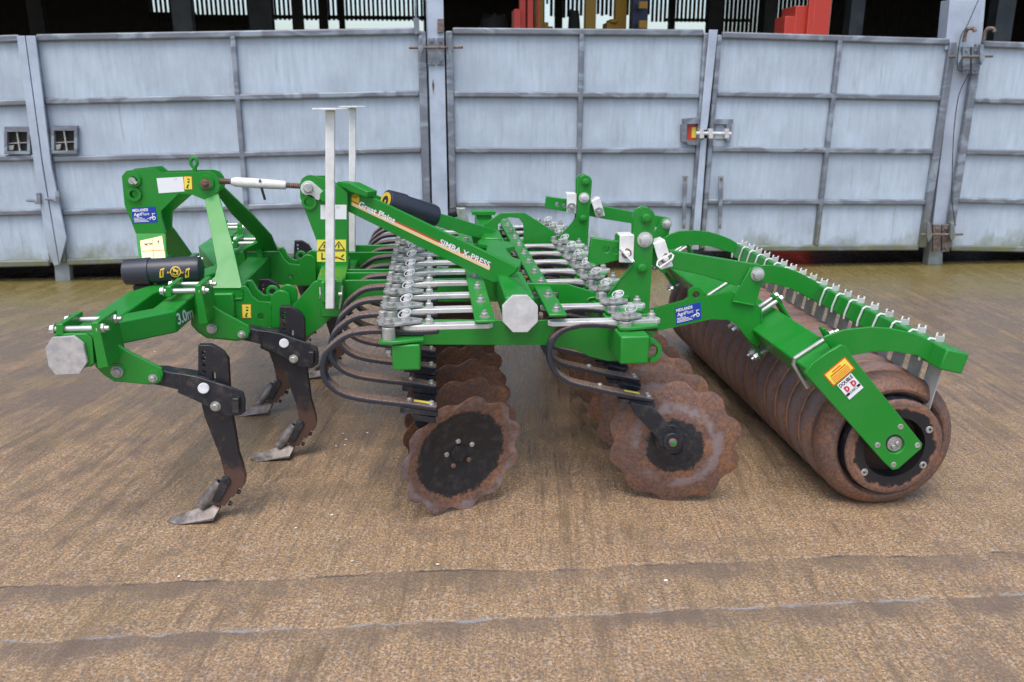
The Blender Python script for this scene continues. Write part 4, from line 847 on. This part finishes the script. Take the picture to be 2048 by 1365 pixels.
# --- tine legs
def leg_set(dx, dy, cx_off=0):
    """leg traced on the nearest one, then moved as a whole"""
    y = 3.04; T = Vector((dx, dy, 0))
    def q(px, yy): return [Y(a,b,yy)+T for a,b in px]
    base = Y(440,900,y)+T
    br_ = [(196,655),(213,648),(218,668),(232,688),(255,703),(322,737),(326,750),(322,764),(308,769),(298,770),(228,764),(206,750),(190,734),(186,690)]
    mb = MB(); mb.prism(q(br_, y-.035), (0,.016,0)); part = mb.build('tine_leg', G, R, bevel=.003)
    mb = MB(); mb.prism(q(br_, y+.05), (0,.016,0)); mb.build('leg_bracket', G, part, bevel=.003)
    # clamp round the beam
    yf = y-.155
    for pxs in ([(181,646),(196,645),(217,735),(196,739)], [(111,649),(125,648),(127,673),(112,674)]):
        mb = MB(); mb.prism(q(pxs, yf), (0,.175,0)); mb.build('beam_clamp', G, part, bevel=.003)
    for k_, yy in enumerate((yf+.022, yf+.145)):
        a_, b_ = q([(111,659)], yf+.022)[0], q([(197,657)], yf+.022)[0]; a_.y = b_.y = yy+dy
        mb = MB(); mb.cyl(a_, b_, .0105, n=12); mb.hexb(b_, (1,0,0), .017, .016, True, .016); mb.hexb(a_, (-1,0,0), .015, .012, True, 0); mb.build('clamp_bolt', 'zinc', part)
    # black carrier arm
    mb = MB(); mb.prism(q([(300,742),(325,742),(345,746),(400,753),(420,758),(400,790),(322,772),(300,768)], y-.018), (0,.065,0)); mb.build('carrier_arm', 'black', part, bevel=.003)
    side = [(362,748),(398,755),(460,775),(486,786),(490,800),(490,825),(482,831),(445,832),(404,808),(355,786),(358,765)]
    for yy in (y-.04, y+.045):
        mb = MB(); mb.prism(q(side, yy), (0,.014,0)); mb.build('side_cheek', 'black', part, bevel=.003)
    mb = MB(); mb.prism(q([(464,797),(478,798),(478,828),(464,828)], y-.062), (0,.03,0)); mb.build('end_block', 'black', part, bevel=.004)
    # shin with setting holes
    shin = [(396,691),(422,691),(445,704),(456,720),(459,775),(464,830),(472,876),(477,908),(484,928),(491,955),(489,970),(482,979),(478,977),(474,985),(466,996),(462,994),(456,1004),(450,1013),(430,1011),(424,1006),(440,982),(453,962),(448,950),(446,938),(440,914),(427,881),(410,838),(404,815),(402,790),(396,750)]
    hl = [(407,706,3.6),(408,718,3.6),(408,731,3.),(408,744,3.)]
    sl = [(424,746),(431,746),(432,762),(425,762)]
    mb = MB(); mb.prism(q(shin, y-.012), (0,.03,0), [q(circ(*h), y-.012) for h in hl]+[q(sl, y-.012)]); mb.build('shin', 'tine', part, bevel=.0025)
    # share: sleeve and wedge point
    a, b = q([(441,965)], y+.004)[0], q([(404,1012)], y-.004)[0]
    mb = MB(); dv = (b-a); mb.lathe(a, dv, [(0,.013),(0,.021),(dv.length*.55,.023),(dv.length,.02)], 18); 
    w = .036; tip = q([(336,1028)], y)[0]; hz = .004
    t0, t1 = q([(400,1000)], y)[0], q([(425,1018)], y)[0]
    top = [Vector((tip.x, y+dy-.016, .006)), Vector((tip.x+.045, y+dy-.040, .003)), Vector((tip.x+.18, y+dy-.046, .026)), Vector((tip.x+.20, y+dy, .055)), Vector((tip.x+.18, y+dy+.046, .026)), Vector((tip.x+.045, y+dy+.040, .003)), Vector((tip.x, y+dy+.016, .006))]
    rid = [Vector((tip.x+.01, y+dy, .016)), Vector((tip.x+.17, y+dy, .066))]
    v = top+rid+[Vector((p.x, p.y, max(.001, p.z-.009))) for p in top]
    f = [(0,1,7),(1,2,8,7),(2,3,8),(3,4,8),(4,5,7,8),(5,6,7),(0,7,6)]+[tuple(range(15,8,-1))]+[(i, 9+i, 9+(i+1) % 7, (i+1) % 7) for i in range(7)]
    mb.add(v, f); mb.build('share_point', 'worn', part, bevel=.0012)
    mb = MB(); mb.prism(q([(440,963),(455,955),(462,964),(440,1004),(430,1006),(424,1000)], y-.02), (0,.045,0)); mb.build('share_holder', 'black', part, bevel=.003)
    mb = MB(); mb.hexb(q([(474,983)], y-.0)[0], (1,0,-.4), .009, .012, False, 0); mb.build('share_bolt', 'rubber', part); mb = MB(); mb.hexb(q([(457,1006)], y)[0], (1,0,-.5), .009, .012, False, 0); mb.build('share_bolt', 'rubber', part)
    mb = MB(); mb.cyl(q([(407,777)], y-.04)[0], q([(407,777)], y-.05)[0], .020, n=24); mb.build('pivot_pin', 'plate', part, bevel=.002)
    mb = MB(); mb.hexb(q([(431,813)], y-.04)[0], (0,-1,0), .014, .012, True, 0); mb.build('shear_bolt', 'dullzinc', part)
    for (u, v2, r) in ((234,744,.016), (306,757,.012)):
        mb = MB(); mb.lathe(q([(u+1,v2-3)], y-.035)[0], (0,-1,0), [(0,.027),(.004,.026),(.004,.0)], 24); mb.build('boss', G, part); mb = MB(); mb.hexb(q([(u,v2)], y-.04)[0], (0,-1,0), r, .012, True, 0); mb.build('bolt', 'dullzinc', part)
    return part
t1_ = Z(375,1035,0)
for a, b in ((375,1035),(541,912),(500,822),(622,752)):
    p = Z(a, b, 0); 
leg1 = leg_set(0, 0)
def leg_copy(tx, ty): return copy_part(leg1, R, (tx, ty, 0))
leg_copy(.195, .56); leg_copy(.0, 1.13); leg_copy(.215, 1.69); leg_copy(0, 2.26)
# --- rear towers, brackets and adjustable links
TY = 3.42
tw = gp('rear_tower', [(1296,645),(1200,645),(1190,600),(1213,593),(1266,529),(1268,472),(1268,437)]+arc(1289.7,437,21.5,180,350,9)+[(1311,445),(1306,494),(1300,600)], TY, .016)
gp('rear_tower', [(1296,640),(1208,640),(1262,529),(1264,472),(1264,435)]+arc(1285.7,434,21,180,350,9)+[(1307,443),(1302,494)], TY+.075, .016)
gp('tower_gusset', [(1050,567),(1133,568),(1214,593),(1214,614),(1049,610)], TY+.002, .014, [[(1065,583),(1064,597),(1117,600),(1117,586),(1075,582)]])
bolts(tw, [(1292,435.6,TY),(1283,535.6,TY)], G, .020, h=.014, stub=.006); bolts(tw, [(1289.7,479.6,TY)], 'bar', .024, h=.016, stub=0)
FY = 4.78
tf = gp('rear_tower', [(1175,500),(1110,500),(1110,482),(1153,437),(1154.5,384),(1155,366)]+arc(1170,365,14.5,180,350,9)+[(1184,368),(1178.7,434.5)], FY, .016)
gp('rear_tower', [(1172,500),(1115,490),(1150,437),(1152,384),(1152,366)]+arc(1166,363,14.5,180,350,9)+[(1180,366),(1175,434.5)], FY+.075, .016)
gp('tower_gusset', [(968,450),(1001.5,426),(1050,426),(1114,468),(1100,490),(968,490)], FY-.02, .014, [[(996,476),(996,450),(1004.5,438.6),(1019,435),(1038,437),(1047,449),(1047,482)]])
bolts(tf, [(1171,364,FY),(1165.5,436.7,FY)], G, .020, h=.014, stub=.006); bolts(tf, [(1168,396,FY)], 'bar', .022, h=.014, stub=.006)
LK = [(1183,476),(1240,484),(1340,501.5),(1506,528),(1520,530),(1529,541),(1522,560),(1473,572),(1410,552),(1341,537),(1242,520),(1200,530),(1177,525)]
ln = gp('adjustable_link', LK, TY+.024, .03, [(1212.5,499.5,6.5),(1231.5,502.5,6.5)])
LF = [(1093,393),(1132.5,399),(1269,424.6),(1332,435),(1341,438),(1344,446),(1334,458),(1266,447.7),(1211,439),(1132,423.5),(1089.7,417)]
lf = gp('adjustable_link', LF, FY+.024, .03, [(1114,409,4.2),(1128,411,4.2)])
def stop(px, y, parent, ring, ringm=True):
    # folded strap over the link
    mb = MB(); plate(mb, px, y-.012, .008); plate(mb, px, y+.062, .008); P = [Y(a,b,y-.012) for a,b in px[:2]]
    mb.prism([P[0], P[1], P[1]+Vector((0,.08,0)), P[0]+Vector((0,.08,0))], (0,0,-.008)); o = mb.build('stop_strap', 'white', parent, bevel=.005)
    a, b = ring[0]; mb = MB(); mb.cyl(Y(a,b,y-.016), Y(a,b,y-.012), .021, n=20); mb.build('washer', 'redust' if ringm else 'dullzinc', o)
    mb = MB()
    if ringm: mb.tube([Y(u,v,y-.03)+Vector((0,.012*math.sin(i),0)) for i,(u,v) in enumerate(ring[1])], .0045, 8, True)
    else: mb.lathe(Y(a,b,y-.016), (0,-1,0), [(0,.024),(.006,.026),(.006,.02),(0,.018)], 24, True); 
    mb.hexb(Y(a,b,y-.012), (0,-1,0), .013, .016, False, .008); mb.build('linch_pin', 'white' if ringm else 'dullzinc', o)
stop([(1240,470),(1269,470),(1267,527),(1238,526)], TY, ln, [(1253,507), [(1240,499),(1243,498),(1266,520),(1268,524),(1264,523)]])
stop([(1307,487),(1330,479.6),(1347,533.6),(1321.5,541)], TY, ln, [(1330,517), [(1314,531),(1317,524),(1344,508),(1347,512),(1343,518),(1318,535)]])
stop([(1134,387),(1153.4,387.5),(1152.5,428),(1133,427)], FY, lf, [(1143,415)], False); stop([(1183,402.6),(1199.6,395),(1210.5,432),(1193,437.8)], FY, lf, [(1197.5,424)], False)
# --- roller arms that carry the sticker and their clevis brackets
RA = [(1296,621),(1368,602.6),(1376,597)]+arc(1392,590,15.5,160,350,8)+[(1411,594),(1464.6,584),(1506,606),(1522,616),(1524,690),(1508,690),(1491,673),(1473,649),(1456,640),(1423,639),(1317,662),(1296,668)]
ra = gp('roller_arm', RA, TY+.02, .018, [(1392,590,7.5)])
cb = gp('clevis_bracket', [(1464.6,602.6),(1502,534.5)]+arc(1515,547,13.5,220,350,5)+[(1528,549),(1517,594),(1508.6,611)], TY+.006, .012); bolts(cb, [(1515,549,TY+.006)], 'zinc', .022, h=.018, stub=0)
gp('clevis_bracket', [(1470,596),(1498,534.5)]+arc(1511,545,13.5,220,350,5)+[(1524,549),(1515,594)], TY+.07, .012)
k = FY/TY
def far_of(px): return [(862+(a-862)/k, 185+(b-185)/k) for a, b in px]
raf = gp('roller_arm', far_of(RA), FY+.02, .018); cbf = gp('clevis_bracket', [(1308,466),(1323.7,440)]+arc(1333,446,10,220,350,5)+[(1343,448),(1334.7,481),(1308,500)], FY+.006, .012); bolts(cbf, [(1334,448,FY+.006)], 'zinc', .022, h=.016, stub=0)
fra = lambda a,b: Y(a,b,TY+.019); fra2 = lambda a,b: Y(a,b,TY+.0175)
dealer([(1350,617),(1401,604.5),(1352,650)], fra, fra2, ra)
# --- roller beam
e0, e1 = Y(1612,745,2.86), Y(1690,700,2.86)
bw = .105; rot = math.radians(0)
bc = Y(1652,742,2.86); ang = math.atan2(Y(1690,690,2.84).z-Y(1612,740,2.84).z, Y(1690,690,2.84).x-Y(1612,740,2.84).x)
AX = Vector((math.cos(ang), 0, math.sin(ang))); AZ = Vector((-math.sin(ang), 0, math.cos(ang)))
p_tl, p_tr = Y(1612,742,2.86), Y(1690,692,2.86); wid = (p_tr-p_tl).length; dn = -AZ*.10
cen = (p_tl+p_tr)/2-AZ*.052-Vector((0,0,.008))
Rm = Matrix(((AX.x,0,AZ.x),(0,1,0),(AX.z,0,AZ.z)))
mb = MB(); mb.box((cen.x, (2.87+5.15)/2, cen.z), (wid*.86, 2.28, .10), Rm); rb = mb.build('roller_beam', G, R, bevel=.008, seg=3)
def around(yy, name, m, parent, th=.016, w=.016, grow=.012, usq=False):
    hw, hh = wid*.43+grow, .05+grow
    c = [cen+AX*(a*hw)+AZ*(b*hh) for a, b in ((-1,-1),(-1,1),(1,1),(1,-1))]
    for p in c: p.y = yy
    return c
def ubolt(yy):
    c = around(yy, '', '', None, grow=.008)
    mb = MB(); mb.tube([c[0]-AZ*.02, c[0]+AZ*.01, c[0]*.15+c[1]*.85, c[1]+AX*.012, c[1]*.1+c[2]*.9, c[2]+AX*.035], .0085, 10); mb.hexb(c[2]+AX*.012, AX, .016, .014, True, .02); return mb.build('u_bolt', 'zinc', rb)
ubolt(2.99)
p = around(2.99,'','',None)[2]; mb = MB(); mb.prism([p-AZ*.05-AX*.006, p+AZ*.035-AX*.006, p+AZ*.035+Vector((0,.035,0))-AX*.006, p-AZ*.05+Vector((0,.055,0))-AX*.006], AX*.012); mb.build('u_bolt_plate', G, rb, bevel=.003)
ubolt(4.05)
# clamp holding the roller beam to the roller arm
for yy in (TY+.04, FY+.04):
    c = around(yy, '', '', None, grow=.016); mb = MB()
    for a_, b_ in ((c[0], c[1]), (c[3], c[2])):
        mb.prism([a_-AZ*.035, b_+AZ*.035, b_+AZ*.035+AX*.014*(1 if a_ is c[3] else -1), a_-AZ*.035+AX*.014*(1 if a_ is c[3] else -1)], (0,.075,0))
    cl = mb.build('beam_clamp', G, R, bevel=.003)
    for dyy in (.012, .062):
        mb = MB(); a_, b_ = c[1]+AZ*.018+Vector((0,dyy,0)), c[2]+AZ*.018+Vector((0,dyy,0)); mb.cyl(a_-AX*.014, b_+AX*.014, .010, n=12); mb.hexb(a_-AX*.014, -AX, .016, .015, True, .02); mb.hexb(b_+AX*.014, AX, .015, .012, True, 0); mb.build('clamp_bolt', 'zinc', cl); mb = MB()
        a_, b_ = c[0]-AZ*.018+Vector((0,dyy,0)), c[3]-AZ*.018+Vector((0,dyy,0)); mb.cyl(a_-AX*.014, b_+AX*.014, .010, n=12); mb.hexb(a_-AX*.014, -AX, .016, .015, True, .014); mb.build('clamp_bolt', 'zinc', cl)
# --- near end arm with stickers
EY = 2.83
ea = gp('end_arm', [(1610,747),(1624,728),(1660,703),(1683,690),(1692,694),(1700,708),(1845,888),(1843,898),(1797,938),(1785,941),(1768,925)], EY, .016, [(1790.5,889,19)])
mb = MB(); mb.prism([Y(a,b,EY)+Vector((0,2.44,0)) for a,b in [(1610,747),(1683,690),(1700,708),(1845,888),(1785,941)]], (0,.016,0)); mb.build('end_arm', G, R, bevel=.003)
mb = MB(); sc = Y(1790.5,889,EY+.012); mb.cyl(sc, sc+Vector((0,.1,0)), .0315, n=28); shf = mb.build('roller_shaft', 'dullzinc', R, bevel=.003)
mb = MB()
for a, b in ((1786,893),(1794,886)): mb.hexb(Y(a,b,EY+.012), (0,-1,0), .009, .006, False, 0)
mb.build('bolt', 'dullzinc', shf)
for a, b in ((1801,854),(1755,891),(1835,891),(1787,930)):
    mb = MB(); mb.lathe(Y(a,b,EY), (0,-1,0), [(0,.0115),(.0025,.0105),(.0025,.005),(.0005,.005),(.0005,0)], 18); mb.build('countersunk_bolt', 'dullzinc', ea)
fe = lambda a,b: Y(a,b,EY-.001); fe2 = lambda a,b: Y(a,b,EY-.0022); fe3 = lambda a,b: Y(a,b,EY-.0034)
def sq(u0, v0, u1, v1, TL, TR, BL):
    TL, TR, BL = Vector(TL), Vector(TR), Vector(BL); P = lambda u,v: tuple(TL+(TR-TL)*u+(BL-TL)*v); return [P(u0,v0),P(u1,v0),P(u1,v1),P(u0,v1)]
q1 = ((1647,750),(1690,714),(1667,773.5))
decal('torque_sticker', [sq(0,0,1,1,*q1)], fe, 'orange', ea); decal('torque_sticker', [sq(.04,.08,.96,.92,*q1)], fe2, 'yellow', ea)
decal('sticker_print', [sq(.3,.2,.68,.27,*q1), sq(.16,.36,.84,.43,*q1)]+[sq(.12,.52+.1*i,.88,.55+.1*i,*q1) for i in range(4)], fe3, 'orange', ea)
q2 = ((1674,771),(1702,746.5),(1699,800))
decal('maker_sticker', [sq(0,0,1,1,*q2)], fe2, 'wvinyl', ea)
TL, TR, BL = [Vector(v) for v in q2]; PP = lambda u,v: tuple(TL+(TR-TL)*u+(BL-TL)*v)
text_mesh('DOUBLE', [PP(.06,.05),PP(.95,.05),PP(.06,.25)], fe3, bold=.02).build('lettering', 'print', ea)
text_mesh('D', [PP(.16,.33),PP(.42,.33),PP(.16,.64)], fe3, bold=.07).build('lettering', 'red', ea); text_mesh('D', [PP(.62,.33),PP(.9,.33),PP(.62,.64)], fe3, bold=.07).build('lettering', 'red', ea)
text_mesh('DISC', [PP(.28,.68),PP(.74,.68),PP(.28,.82)], fe3, bold=.01).build('lettering', 'print', ea)
decal('sticker_bars', [sq(.02,.69,.24,.81,*q2), sq(.78,.69,.98,.81,*q2)], fe3, 'print', ea)
# --- ring roller
RC = Y(1790,889,2.87); RCx = RC.x-.0; RAD = .275; RZ = RAD-.008; pit = .1257
ring0 = None
prof = []
for i in range(25):
    t = i/24.; y = (t-.5)*pit; r = RAD-.033*abs(2*t-1)**2.1
    if i in (0, 24): r += .020
    if i in (1, 23): r -= .001
    prof.append((y, r))
prof = [(-pit/2,.10)]+prof+[(pit/2,.10)]
rc = Vector((RCx, 2.965+pit, RZ)); mb = MB(); mb.lathe(rc, (0,1,0), prof, 96); ring1 = mb.build('roller_ring', 'roller', R)
for k_ in range(1, 17): copy_part(ring1, R, (0, pit*k_, 0))
near = [(-pit/2+.012,.205),(-pit/2,.216),(-pit/2-.002,.226),(-pit/2+.004,.238),(-pit/2+.014,.251),(-pit/2+.026,.262),(-pit/2+.04,.270)]+prof[13:]
mb = MB(); mb.lathe((RCx, 2.965, RZ), (0,1,0), near, 96); M['roller_plain'] = mk_rust('worn_roller_rust', None, 1.0, 3.); mb.build('roller_ring', 'roller_plain', R)
# recessed end of the drum
mb = MB(); yb = 2.965-pit/2
mb.lathe((RCx,0,RZ), (0,1,0), [(yb+.004,.2175),(yb+.03,.207),(yb+.03,.195),(yb-.022,.1935)], 72); mb.build('end_ring', 'black', R)  # groove coloured black to stand for its ring of shadow
mb = MB(); mb.lathe((RCx,0,RZ), (0,1,0), [(yb-.022,.194),(yb-.030,.191),(yb-.034,.185),(yb-.034,.169)], 72); mb.build('end_rim', 'rollerend', R)
def mk_annulus():
    m = mat('chipped_black_flange', rough=.5); t = NT(m); o = t.co.outputs['Object']; s = t.sep(o); w = t.geo().outputs['Position']
    r = t.math('SQRT', t.math('ADD', t.math('MULTIPLY', s[0], s[0]), t.math('MULTIPLY', s[2], s[2])))
    r = t.math('ADD', r, t.math('MULTIPLY', t.math('SUBTRACT', t.noise(o, 14, 6, .7), .5), .08)); c = t.mix(t.ramp(r, [(.158, 0.), (.166, 1.)]), (.012,.012,.014), (.25,.12,.07)); t.col(c); return m
M['annulus'] = mk_annulus()
mb = MB(); mb.lathe((RCx,0,RZ), (0,1,0), [(yb-.034,.170),(yb-.032,.122),(yb+.03,.120)], 72); fl_ = mb.build('end_flange', 'annulus', R, origin=(RCx, yb-.03, RZ))
for a in (28, -32, 150, 222):
    t = math.radians(a); c = Vector((RCx+.147*math.cos(t), yb-.033, RZ+.147*math.sin(t))); mb = MB(); mb.lathe(c, (0,-1,0), [(0,.015),(.004,.013),(.004,.007),(.0,.006),(0,0)], 20); mb.build('flange_bolt', 'dullzinc', fl_)
M['darkrust'] = mk_rust('dark_drum_rust', None, .3)  # rust colour darkened for the web at the near drum end
mb = MB(); mb.lathe((RCx,0,RZ), (0,1,0), [(yb+.03,.120),(yb+.02,.05),(yb-.02,.045),(yb-.02,0)], 48); mb.build('drum_web', 'darkrust', R)
mb = MB(); mb.lathe((RCx,0,RZ), (0,1,0), [(5.17,.24),(5.18,.05)], 48); mb.build('drum_web', 'rust', R)
# --- scraper beam, arms and scrapers
sA = Z(1905,700,.62+.05); 
def proj_line(a0, y0, y1):
    p = Y(*a0, y0); return p
st_ = Y(1905,700,2.80); sw = .062
ang2 = math.radians(-14); A2 = Vector((math.cos(ang2),0,math.sin(ang2))); B2 = Vector((-math.sin(ang2),0,math.cos(ang2))); R2 = Matrix(((A2.x,0,B2.x),(0,1,0),(A2.z,0,B2.z)))
scx, scz = st_.x+.016, st_.z-.047
mb = MB(); mb.box((scx, (2.80+5.08)/2, scz), (.092,2.28,.080), R2); sb = mb.build('scraper_beam', G, R, bevel=.006)
A_1 = [(1646,676),(1654.6,671.6),(1689,660),(1739,654.7),(1776.6,656.7),(1826,666.6),(1863.8,683),(1890,697),(1880,738),(1871,731),(1834,711.5),(1789,704),(1751.7,703),(1704,711.5),(1680,720)]
def scr_arm(px, y): return gp('scraper_arm', px, y, .012)
scr_arm(A_1, 2.885)
scr_arm([(1500,545),(1521.8,531),(1545,531),(1565.7,534.5),(1598.7,545.5),(1631.6,563),(1640,570),(1622,600),(1609.7,591.6),(1576.7,576),(1543.7,567.5),(1526,566),(1500,575)], 3.78)
scr_arm([(1320,482),(1340,468.7),(1356.5,462.6),(1389.5,461),(1417,463.7),(1439,469.8),(1461,478.6),(1475,487),(1468.6,507),(1450,502.7),(1428,495),(1400,490.7),(1373,490.7),(1340,500)], 4.72)
def scraper(y):
    c = Vector((scx, y, scz)); mb = MB()
    # blade hanging to the ring, on the roller side
    p0 = c+A2*.02-B2*.035; mb.box(p0+Vector((-.012,0,-.10)), (.005,.086,.22), Matrix.Rotation(math.radians(9), 3, 'Y')); o = mb.build('scraper', 'blade', R, bevel=.001)
    mb = MB(); t = c+B2*.041-A2*.004
    mb.box(t+B2*.010+A2*.004, (.038,.0035,.024), R2 @ Matrix.Rotation(math.radians(-8), 3, 'Y'))
    for s_ in (-.010, .018): mb.tube([t+B2*.016+A2*s_+Vector((0,.002,0)), t+B2*.027+A2*s_+Vector((0,.006,0)), t+B2*.029+A2*(s_+.008)+Vector((0,.014,0))], .004, 7)
    mb.build('scraper_clip', 'bar', o, bevel=.001)
    mb = MB(); mb.tube([t-A2*.014+Vector((0,-.004,.006)), t-A2*.038+Vector((0,-.008,.006)), t-A2*.050-B2*.006+Vector((0,-.010,0)), t-A2*.050-B2*.06+Vector((0,-.004,0)), t-A2*.044-B2*.086+Vector((0,.0,0))], .0048, 7); mb.build('wire_clip', 'white', o)
    return o
s0 = scraper(2.93)
for k_ in range(1, 18): copy_part(s0, R, (0, pit*k_*.985, 0))
def weld(pts, parent, r=.0045):
    P = smooth_path([Y(*p) for p in pts], 10); P = [p+Vector((random.uniform(-1,1), random.uniform(-1,1), random.uniform(-1,1)))*.0011 for p in P]
    MB().tube(P, r, 7).build('weld_bead', G, parent)
weld([(1213,594,TY),(1175,601,TY),(1205,640,TY)], tw); weld([(1266,530,TY-.002),(1240,560,TY-.002),(1214,593,TY-.002)], tw, .003)
weld([(1465,603,TY+.006),(1486,607,TY+.006),(1508,611,TY+.006)], cb); weld([(1238,722,3.084),(1241,700,3.084),(1241,680,3.084)], sp); weld([(844,690,3.084),(843,668,3.084),(844,645,3.084)], sp)
weld([(412,598,3.739),(448,598.5,3.739),(484,598,3.739)], lb); weld([(484,576,3.739),(484.5,586,3.739),(484,598,3.739)], lb); weld([(542,612,3.73),(541.5,632,3.73),(542,652,3.73)], lb)
weld([(1522,618,TY+.019),(1523,650,TY+.019),(1522,688,TY+.019)], ra, .004)
# ------------------------------------------------------------------ camera, light, world
cam = bpy.data.cameras.new('camera'); co = bpy.data.objects.new('camera', cam); COL.objects.link(co); S.camera = co
cam.sensor_width = 36; cam.lens = 36*FPX/2048; cam.clip_end = 500; cam.clip_start = .05
co.matrix_world = Matrix(((CR.x,CU.x,-CF.x,0),(CR.y,CU.y,-CF.y,0),(CR.z,CU.z,-CF.z,H),(0,0,0,1)))
cam.dof.use_dof = True; cam.dof.focus_distance = 3.25; cam.dof.aperture_fstop = 4.2
W = bpy.data.worlds.new('World'); S.world = W; W.use_nodes = True; wt = W.node_tree
sky = wt.nodes.new('ShaderNodeTexSky'); sky.sky_type = 'NISHITA'; sky.sun_disc = False; sky.sun_elevation = math.radians(66); sky.sun_rotation = math.radians(200); sky.dust_density = 3.; sky.air_density = 1.
wt.links.new(sky.outputs[0], wt.nodes['Background'].inputs['Color']); wt.nodes['Background'].inputs['Strength'].default_value = .15
sun = bpy.data.lights.new('sun', 'SUN'); so = bpy.data.objects.new('sun', sun); COL.objects.link(so); sun.energy = 1.0; sun.angle = math.radians(35); sun.color = (1.,.97,.93)
el, az = math.radians(66), math.radians(200)
sd = Vector((math.sin(az)*math.cos(el), math.cos(az)*math.cos(el), math.sin(el))); so.rotation_euler = sd.to_track_quat('Z', 'Y').to_euler(); so.location = (0,-5,8)
S.view_settings.view_transform = 'Standard'; S.view_settings.look = 'None'; S.view_settings.exposure = .78; S.view_settings.gamma = 1
S.render.engine = 'CYCLES'
